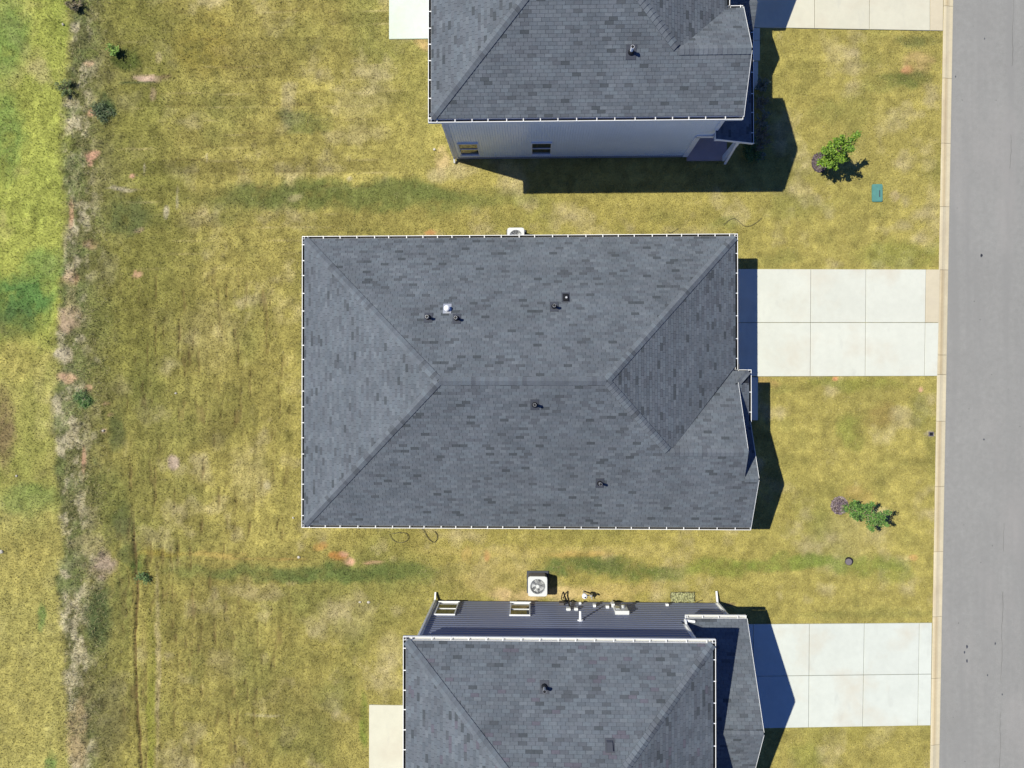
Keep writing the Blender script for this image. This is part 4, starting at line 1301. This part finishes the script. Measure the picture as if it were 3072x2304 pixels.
def mulch(label, px, py, rx, ry, seed, pale=1.0):
    rr = random.Random(seed)
    x, y = at(px, py)
    base = MB()
    K = 28
    ring = [(x + rx * (1 + rr.uniform(-.09, .06)) * math.cos(2 * math.pi * k / K), y + ry * (1 + rr.uniform(-.09, .06)) * math.sin(2 * math.pi * k / K)) for k in range(K)]
    root = obj('mulch_bed', [(x, y, .055)] + [((a - x) * .8 + x, (b - y) * .8 + y, .045) for a, b in ring] + [(a, b, .005) for a, b in ring],
               [(0, 1 + k, 1 + (k + 1) % K) for k in range(K)] + [(1 + k, 1 + K + k, 1 + K + (k + 1) % K, 1 + (k + 1) % K) for k in range(K)], M['soil'])
    tag(root, label, 'mulch bed', 'mulch rings of the young trees')
    v, f, t = [], [], []
    for _ in range(1500):
        r, a = math.sqrt(rr.random()) * 1.04, rr.uniform(0, 6.283)
        cx, cy = x + rx * r * math.cos(a), y + ry * r * math.sin(a)
        L_, w, th = rr.uniform(.018, .05), rr.uniform(.006, .013), rr.uniform(0, 3.14)
        dx, dy, zz = math.cos(th), math.sin(th), .05 - .03 * r + rr.uniform(.0, .02)
        k = len(v)
        v += [(cx - dx * L_ - dy * w, cy - dy * L_ + dx * w, zz), (cx + dx * L_ - dy * w, cy + dy * L_ + dx * w, zz + rr.uniform(-.01, .015)), (cx + dx * L_ + dy * w, cy + dy * L_ - dx * w, zz), (cx - dx * L_ + dy * w, cy - dy * L_ - dx * w, zz + rr.uniform(0, .01))]
        f.append([k, k + 1, k + 2, k + 3])
        c = rr.choice([c_(100, 85, 90), c_(140, 122, 118), c_(72, 60, 66), c_(176, 160, 146), c_(116, 104, 112)])
        t += [c * pale] * 4
    tag(obj('bark_chips', v, f, M['chips'], root, tone=np.array(t)), kind='stuff')


mulch('oval of dark bark mulch around the trunk of the yellow-green tree', 2458, 488, .33, .41, 1)
mulch('round patch of greyish bark mulch beside the darker young tree', 2518, 1516, .36, .38, 2, 1.35)


def shrub(name, label, px, py, r, hgt, seed, tones, n_=500, leaf=.04, group=None, spiky=False, cat='shrub'):
    rr = random.Random(seed)
    x, y = at(px, py)
    t = thing(name, label, cat, (x, y, 0), group)
    pts, sz, tn = [], [], []
    st = MB()
    for k in range(9 if not spiky else 14):
        a, e = rr.uniform(0, 6.28), rr.uniform(.3, 1.2)
        L_ = r * rr.uniform(.7, 1.1)
        tip = Vector((x + L_ * math.cos(a), y + L_ * math.sin(a), hgt * rr.uniform(.5, 1.0)))
        p0 = Vector((x, y, 0))
        st.tube([p0, p0.lerp(tip, .5) + Vector((0, 0, hgt * .12)), tip], [.012, .009, .004], 5)
        for _ in range(n_ // 12):
            q = p0.lerp(tip, rr.uniform(.3, 1.03))
            pts.append(q + Vector((rr.gauss(0, 1), rr.gauss(0, 1), rr.gauss(0, .8))) * r * (.12 if spiky else .22))
            sz.append(leaf * rr.uniform(.6, 1.3))
            tn.append(np.array(rr.choice(tones)) * rr.uniform(.7, 1.3))
    st.build('stems', M['bark'], t)
    leaf_mesh(pts, sz, tn, t, name='foliage', aspect=.35 if spiky else .6)
    return t


GB = 'foundation shrubs in the shade of the upper house'
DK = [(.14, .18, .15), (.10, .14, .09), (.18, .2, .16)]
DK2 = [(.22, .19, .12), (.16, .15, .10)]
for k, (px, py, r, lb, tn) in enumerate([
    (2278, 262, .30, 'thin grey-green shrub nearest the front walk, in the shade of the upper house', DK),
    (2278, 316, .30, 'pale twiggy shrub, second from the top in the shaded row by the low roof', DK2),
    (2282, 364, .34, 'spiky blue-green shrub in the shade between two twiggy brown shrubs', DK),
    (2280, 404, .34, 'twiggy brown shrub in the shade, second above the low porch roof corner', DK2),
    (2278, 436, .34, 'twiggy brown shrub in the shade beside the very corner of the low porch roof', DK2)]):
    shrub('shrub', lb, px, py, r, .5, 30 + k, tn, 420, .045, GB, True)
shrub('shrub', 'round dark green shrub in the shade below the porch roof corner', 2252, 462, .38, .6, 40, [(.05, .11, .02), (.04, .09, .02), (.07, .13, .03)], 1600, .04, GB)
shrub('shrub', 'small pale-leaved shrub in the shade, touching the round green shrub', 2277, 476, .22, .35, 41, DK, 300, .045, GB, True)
shrub('weed', 'bright green leafy weed standing in the dark grass of the back yard, top left', 349, 158, .24, .55, 50, [(.2, .32, .05), (.15, .26, .04)], 420, .05, 'weeds along the bank', cat='weed')
shrub('weed', 'green weed clump at the foot of the bank below the bright leafy weed', 205, 268, .38, .35, 51, [(.17, .22, .07), (.13, .18, .06)], 700, .04, 'weeds along the bank', True, cat='weed')
shrub('weed', 'low dark green clover-like clump on the bank beside a patch of red clay', 312, 336, .46, .16, 52, [(.10, .14, .06), (.08, .12, .05), (.13, .17, .07)], 2200, .03, 'weeds along the bank', cat='weed')
shrub('weed', 'dry brown weed tuft with a dark shadow at the top edge of the view', 234, 14, .34, .4, 53, [(.3, .24, .15), (.2, .17, .08), (.12, .12, .05)], 900, .05, 'weeds along the bank', True, cat='weed')
shrub('weed', 'round dark green weed patch on the bank, left of the middle house', 252, 1195, .36, .12, 54, [(.12, .2, .07), (.14, .22, .06)], 900, .03, 'weeds along the bank', cat='weed')
shrub('weed', 'small dark green weed at the head of the washed-out rut', 432, 1735, .3, .2, 55, [(.12, .2, .06), (.15, .23, .07)], 600, .035, 'weeds along the bank', cat='weed')

# ------------------------------------------------------------------ small things in the grass
# green lid of a utility box
x0, y0 = at(2615, 606)
x1, y1 = at(2646, 553)
t = thing('utility_box', 'green rectangular utility lid set in the front lawn below the yellow-green tree', 'utility box', ((x0 + x1) / 2, (y0 + y1) / 2, 0))


def rrect(x0, x1, y0, y1, r, n_=4):
    out = []
    for (ax, ay, s) in ((x1 - r, y1 - r, 0), (x0 + r, y1 - r, 90), (x0 + r, y0 + r, 180), (x1 - r, y0 + r, 270)):
        for k in range(n_ + 1):
            a = math.radians(s + 90 * k / n_)
            out.append((ax + r * math.cos(a), ay + r * math.sin(a)))
    return out


MB().prism(rrect(x0, x1, y0, y1, .06), -.05, .05).build('box_rim', M['green_lid'], t)
MB().prism(rrect(x0 + .03, x1 - .03, y0 + .03, y1 - .03, .05), .05, .062).build('lid', M['green_lid'], t)
MB().box(x0 + .30, x0 + .34, y0 + .2, y0 + .5, .062, .068).build('lid_handle', M['lead'], t)
x, y = at(2545, 1685)
t = thing('meter_lid', 'round grey-brown meter lid in the lawn below the darker young tree', 'meter lid', (x, y, 0))
MB().tube([(x, y, -.03), (x, y, .045)], [.15, .14], 20).build('lid', M['iron'], t)
MB().tube([(x + .03, y + .02, -.04), (x + .03, y + .02, .022)], [.185, .18], 20).build('lid_rim', M['black'], t)
x, y = at(2793, 1302)
t = thing('meter_lid', 'small dark square meter lid beside the curb, right of the middle house gable', 'meter lid', (x, y, 0))
MB().box(x - .11, x + .11, y - .10, y + .10, -.03, .03).build('lid_frame', M['iron'], t)
MB().box(x - .08, x + .07, y - .07, y + .07, .03, .036).build('lid', M['black'], t)

# gas meter on its riser by the slate wall
x, y = at(1754, 1788, .75)
t = thing('gas_meter', 'small round white meter on a short pipe between the air conditioner and the electric panel', 'gas meter', (x, y, 0))
MB().tube([(x, y, -.05), (x, y, .68)], .035, 10).build('pipe', M['metal'], t)
MB().tube([(x, y, .66), (x, y, .80), (x, y, .86), (x, y, .88)], [.11, .12, .09, .05], 18).build('meter_body', M['pvc'], t)
MB().tube([(x + .01, y - .02, .88), (x + .01, y - .02, .895)], .035, 12).build('meter_dial', M['black'], t)
MB().tube([(x, y, .60), (x + .35, y - .03, .60), (x + .36, y - .05, .2), (x + .36, y - .3, .2)], .022, 8).tube([(x + .28, y - .02, .60), (x + .28, y - .02, .7)], .05, 10).build('side_pipe', M['metal'], t)


def cable(name, label, pts, r, group=None, cat='cable'):
    P = [at(px, py) for px, py in pts]
    q = []
    for i in range(len(P) - 1):
        a = P[max(i - 1, 0)]; b = P[i]; c = P[i + 1]; d = P[min(i + 2, len(P) - 1)]
        for k in range(5):
            t_ = k / 5
            f_ = lambda A, B, C, D: .5 * ((2 * B) + (-A + C) * t_ + (2 * A - 5 * B + 4 * C - D) * t_ ** 2 + (-A + 3 * B - 3 * C + D) * t_ ** 3)
            q.append((f_(a[0], b[0], c[0], d[0]), f_(a[1], b[1], c[1], d[1]), .045 + .01 * math.sin(i * 2.1 + k)))
    q.append((P[-1][0], P[-1][1], .04))
    return tag(MB().tube(q, r, 6).build(name, M['rubber_hose']), label, cat, group)


z = lambda a, b: (850 + a / 2.765, 1100 + b / 2.765)
cable('cable', 'closed loop of dark cable in the grass below the middle house', [z(880, 1385), z(905, 1430), z(950, 1455), z(1010, 1450), z(1038, 1415), z(1020, 1382), z(960, 1375), z(900, 1385)], .011, 'cables in the grass')
cable('cable', 'hooked dark cable coming out from under the middle roof', [z(1150, 1335), z(1175, 1375), z(1205, 1425), z(1245, 1455), z(1275, 1430), z(1275, 1390), z(1255, 1365)], .013, 'cables in the grass')
z = lambda a, b: (1600 + a / 2.765, 650 + b / 2.765)
cable('cable', 'wavy thin cable on the lawn above the right end of the middle roof', [z(1575, 70), z(1630, 25), z(1680, 20), z(1740, 75), z(1800, 75), z(1860, 40), z(1890, 10)], .009, 'cables in the grass')
cable('cable', 'short thin cable on the lawn left of the wavy cable', [z(1105, 120), z(1130, 135), z(1160, 125), z(1200, 95)], .008, 'cables in the grass')


def rock(label, px, py, r, seed, sx=1.0):
    rr = random.Random(seed)
    r *= .78
    x, y = at(px, py)
    v, f = [], []
    n_, m_ = 9, 5
    for i in range(m_):
        ph = math.pi * (i + .5) / m_ * .95
        for k in range(n_):
            a = 2 * math.pi * k / n_
            q = r * rr.uniform(.8, 1.15)
            v.append((x + q * math.sin(ph) * math.cos(a) * sx, y + q * math.sin(ph) * math.sin(a), .03 + q * .6 * math.cos(ph)))
    for i in range(m_ - 1):
        for k in range(n_): f.append((i * n_ + k, i * n_ + (k + 1) % n_, (i + 1) * n_ + (k + 1) % n_, (i + 1) * n_ + k))
    f.append(tuple(range(n_))[::-1])
    f.append(tuple((m_ - 1) * n_ + k for k in range(n_)))
    return tag(obj('stone', v, f, M['stone']), label, 'stone', 'loose stones in the grass')


rock('white elongated piece of litter near the top left corner, on the bright grass', 190, 74, .09, 1, .7)
rock('white stone on the yellow grass at the left edge, below half height', 51, 1427, .07, 2)
rock('flat pale stone at the very left edge of the view, low down', 4, 1655, .12, 3, 1.2)
rock('pale stone left of the red clay streak between the houses', 897, 1671, .085, 4)
rock('whitish stone in the back yard, left of the lower half of the middle house', 528, 1180, .06, 5, 1.3)
rock('small pale stone just off the lower left corner of the middle roof', 880, 1553, .06, 6)
rock('rounded tan stone in the grass under the left window of the upper house', 1303, 449, .08, 7)
rock('pale lump on the far left half way down the bank', 310, 1292, .07, 8)
rock('left one of two pale stones lying close together in the lower yard', 1080, 1806, .06, 9, 1.3)
rock('right one of two pale stones lying close together in the lower yard', 1106, 1806, .07, 10, 1.4)

# net / plastic strip lying by the slate wall
x0, y0 = at(2012, 1805)
x1, y1 = at(2082, 1777)
t = thing('plastic_strip', 'long crumpled pale plastic strip with dark edges lying against the slate-blue wall', 'plastic sheet', ((x0 + x1) / 2, (y0 + y1) / 2, 0))
v, f = [], []
rr = random.Random(8)
nx_, ny_ = 30, 9
for j in range(ny_):
    for i in range(nx_):
        v.append((x0 + (x1 - x0) * i / (nx_ - 1), y0 + (y1 - y0) * j / (ny_ - 1) + .02 * math.sin(i * .7), .05 + rr.uniform(0, .06)))
for j in range(ny_ - 1):
    for i in range(nx_ - 1): f.append((j * nx_ + i, j * nx_ + i + 1, (j + 1) * nx_ + i + 1, (j + 1) * nx_ + i))
obj('sheet', v, f, M['net'], t)
MB().tube([(x0, y1, .06), (x0 - .02, (y0 + y1) / 2, .05), (x0 + .08, y0, .06), (x1, y0 - .05, .05), (x1 + .35, y0 + .1, .05)], .018, 6).tube([(x0, y1, .06), (x1, y1 + .03, .06)], .014, 6).build('sheet_edge', M['rubber_hose'], t)

# oil spots and pebbles on the road
sp = MB()
for (px, py) in ((2946, 766), (2896, 1930 + 28), (2903, 1984), (2988, 1932), (2965, 2027), (3009, 2085), (2903, 1941), (2948, 765), (2954, 1318), (2869, 228), (2956, 114)):
    x, y = at(px, py)
    K = 7
    r = random.uniform(.03, .065)
    sp.add([(x + r * .7 * math.cos(6.283 * k / K) * random.uniform(.7, 1.2), y + r * 1.4 * math.sin(6.283 * k / K) * random.uniform(.7, 1.2), -.0508) for k in range(K)], [tuple(range(K))])
sp.build('oil_spots', M['lead'], road)


# ------------------------------------------------------------------ grass blades over the turf
def build_grass():
    n_ = 620000
    Y = rng.uniform(-18.2, 18.6, n_)
    X = rng.uniform(-25.2, 18.3, n_)
    keep = X < line_x(CURB, Y) - .03
    for (a, b, c, d) in BLK:
        keep &= ~((X > a - .02) & (X < c + .02) & (Y > min(b, d) - .02) & (Y < max(b, d) + .02))
    for (a, b, c, d) in ((7.8, 18.2, .49, 5.34), (8.2, 18.2, -15.1, -10.42), (9.1, 18.4, 15.9, 21), (8.4, 10.05, -1.45, .5), (8.1, 10.16, 13.28, 16.1), (px0 - .02, -3.4, py0 - .02, 21), (px1 - .02, -4.3, -21, py1 + .02), (6.85, 8.68, 10.1, 12.2)):
        keep &= ~((X > a) & (X < b) & (Y > c) & (Y < d))
    for (cx, cy, r) in ((at(2458, 488)[0], at(2458, 488)[1], .38), (at(2518, 1516)[0], at(2518, 1516)[1], .36)):
        keep &= ((X - cx) ** 2 + (Y - cy) ** 2) > r * r
    keep &= groove(X, Y) < .05
    X, Y = X[keep], Y[keep]
    n_ = len(X)
    C = lawn_colour(X, Y)
    px, py = to_px(X, Y)
    bare = (C[:, 0] > .30) & (C[:, 1] < C[:, 0] * .78)
    k2 = ~bare | (rng.random(n_) < .15)
    X, Y, C, px = X[k2], Y[k2], C[k2], px[k2]
    n_ = len(X)
    Z = lawn_z(X, Y)
    back = np.clip((1500 - px) / 600, 0, 1)
    rough = np.clip((px - 160) / 20, 0, 1) * np.clip((360 - px) / 60, 0, 1)
    L_ = rng.uniform(.03, .075, n_) * (1 + .25 * back + .5 * rough * rng.random(n_))
    W_ = rng.uniform(.008, .019, n_)
    az = rng.uniform(0, 2 * math.pi, n_)
    tilt = rng.uniform(.35, 1.25, n_)
    dx, dy = np.cos(az), np.sin(az)
    h = L_ * np.cos(tilt)
    r = L_ * np.sin(tilt)
    P = np.zeros((n_, 3, 3), np.float32)
    P[:, 0] = np.stack([X - dy * W_, Y + dx * W_, Z - .004], -1)
    P[:, 1] = np.stack([X + dy * W_, Y - dx * W_, Z - .004], -1)
    P[:, 2] = np.stack([X + dx * r, Y + dy * r, Z + h + .006], -1)
    tone = rng.choice([.62, .8, .95, 1.1, 1.28, 1.5], n_, p=[.14, .2, .26, .2, .14, .06])
    Cc = C * tone[:, None] * 1.04
    dry = rng.random(n_) < np.where((py[k2] > 1600) & (py[k2] < 1830) & (px > 1250) & (px < 2100), .30, .07)
    Cc[dry] = Cc[dry] * .4 + np.array(c_(222, 206, 150)) * .6
    me = bpy.data.meshes.new('grass')
    me.vertices.add(n_ * 3)
    me.vertices.foreach_set('co', P.ravel())
    me.loops.add(n_ * 3)
    me.loops.foreach_set('vertex_index', np.arange(n_ * 3, dtype=np.int32))
    me.polygons.add(n_)
    me.polygons.foreach_set('loop_start', np.arange(0, n_ * 3, 3, dtype=np.int32))
    me.update(calc_edges=True)
    a = me.color_attributes.new('tone', 'FLOAT_COLOR', 'POINT')
    q = np.ones((n_, 3, 4), np.float32)
    q[:, :, :3] = Cc[:, None, :]
    a.data.foreach_set('color', q.ravel())
    me.materials.append(M['blade'])
    o = bpy.data.objects.new('grass', me)
    link(o)
    tag(o, 'short dry and green grass blades covering the lawns', 'grass', kind='stuff')



def build_stalks():
    n_ = 26000
    Y = rng.uniform(-17.5, 17.8, n_)
    X = rng.uniform(-21.2, -17.6, n_)
    px, py = to_px(X, Y)
    bx = np.interp(py, [b[0] for b in BANKX], [b[1] for b in BANKX])
    keep = (px > bx - 8) & (rng.random(n_) < np.clip((340 - px) / 110, 0, 1)) & (fbm(X, Y, .7, 140, 3) > .44)
    X, Y = X[keep], Y[keep]
    n_ = len(X)
    Z = lawn_z(X, Y)
    L_ = rng.uniform(.09, .24, n_)
    W_ = rng.uniform(.005, .011, n_)
    az = rng.uniform(0, 2 * math.pi, n_)
    tl = rng.uniform(.5, 1.4, n_)
    dx, dy = np.cos(az), np.sin(az)
    P = np.zeros((n_, 3, 3), np.float32)
    P[:, 0] = np.stack([X - dy * W_, Y + dx * W_, Z], -1)
    P[:, 1] = np.stack([X + dy * W_, Y - dx * W_, Z], -1)
    P[:, 2] = np.stack([X + dx * L_ * np.sin(tl), Y + dy * L_ * np.sin(tl), Z + L_ * np.cos(tl) + .02], -1)
    T_ = np.array([c_(222, 208, 150), c_(200, 184, 124), c_(150, 140, 84), c_(120, 128, 66)])[rng.choice(4, n_, p=[.3, .3, .2, .2])] * rng.uniform(.8, 1.2, n_)[:, None]
    me = bpy.data.meshes.new('dry_stalks')
    me.from_pydata([tuple(q) for q in P.reshape(-1, 3)], [], [(3 * i, 3 * i + 1, 3 * i + 2) for i in range(n_)])
    a = me.color_attributes.new('tone', 'FLOAT_COLOR', 'POINT')
    q = np.ones((n_, 3, 4), np.float32)
    q[:, :, :3] = T_[:, None, :]
    a.data.foreach_set('color', q.ravel())
    me.materials.append(M['blade'])
    o = bpy.data.objects.new('dry_stalks', me)
    link(o)
    tag(o, 'tangle of dry pale stalks on the rough bank at the left', 'dry grass', kind='stuff')


build_grass()
build_stalks()
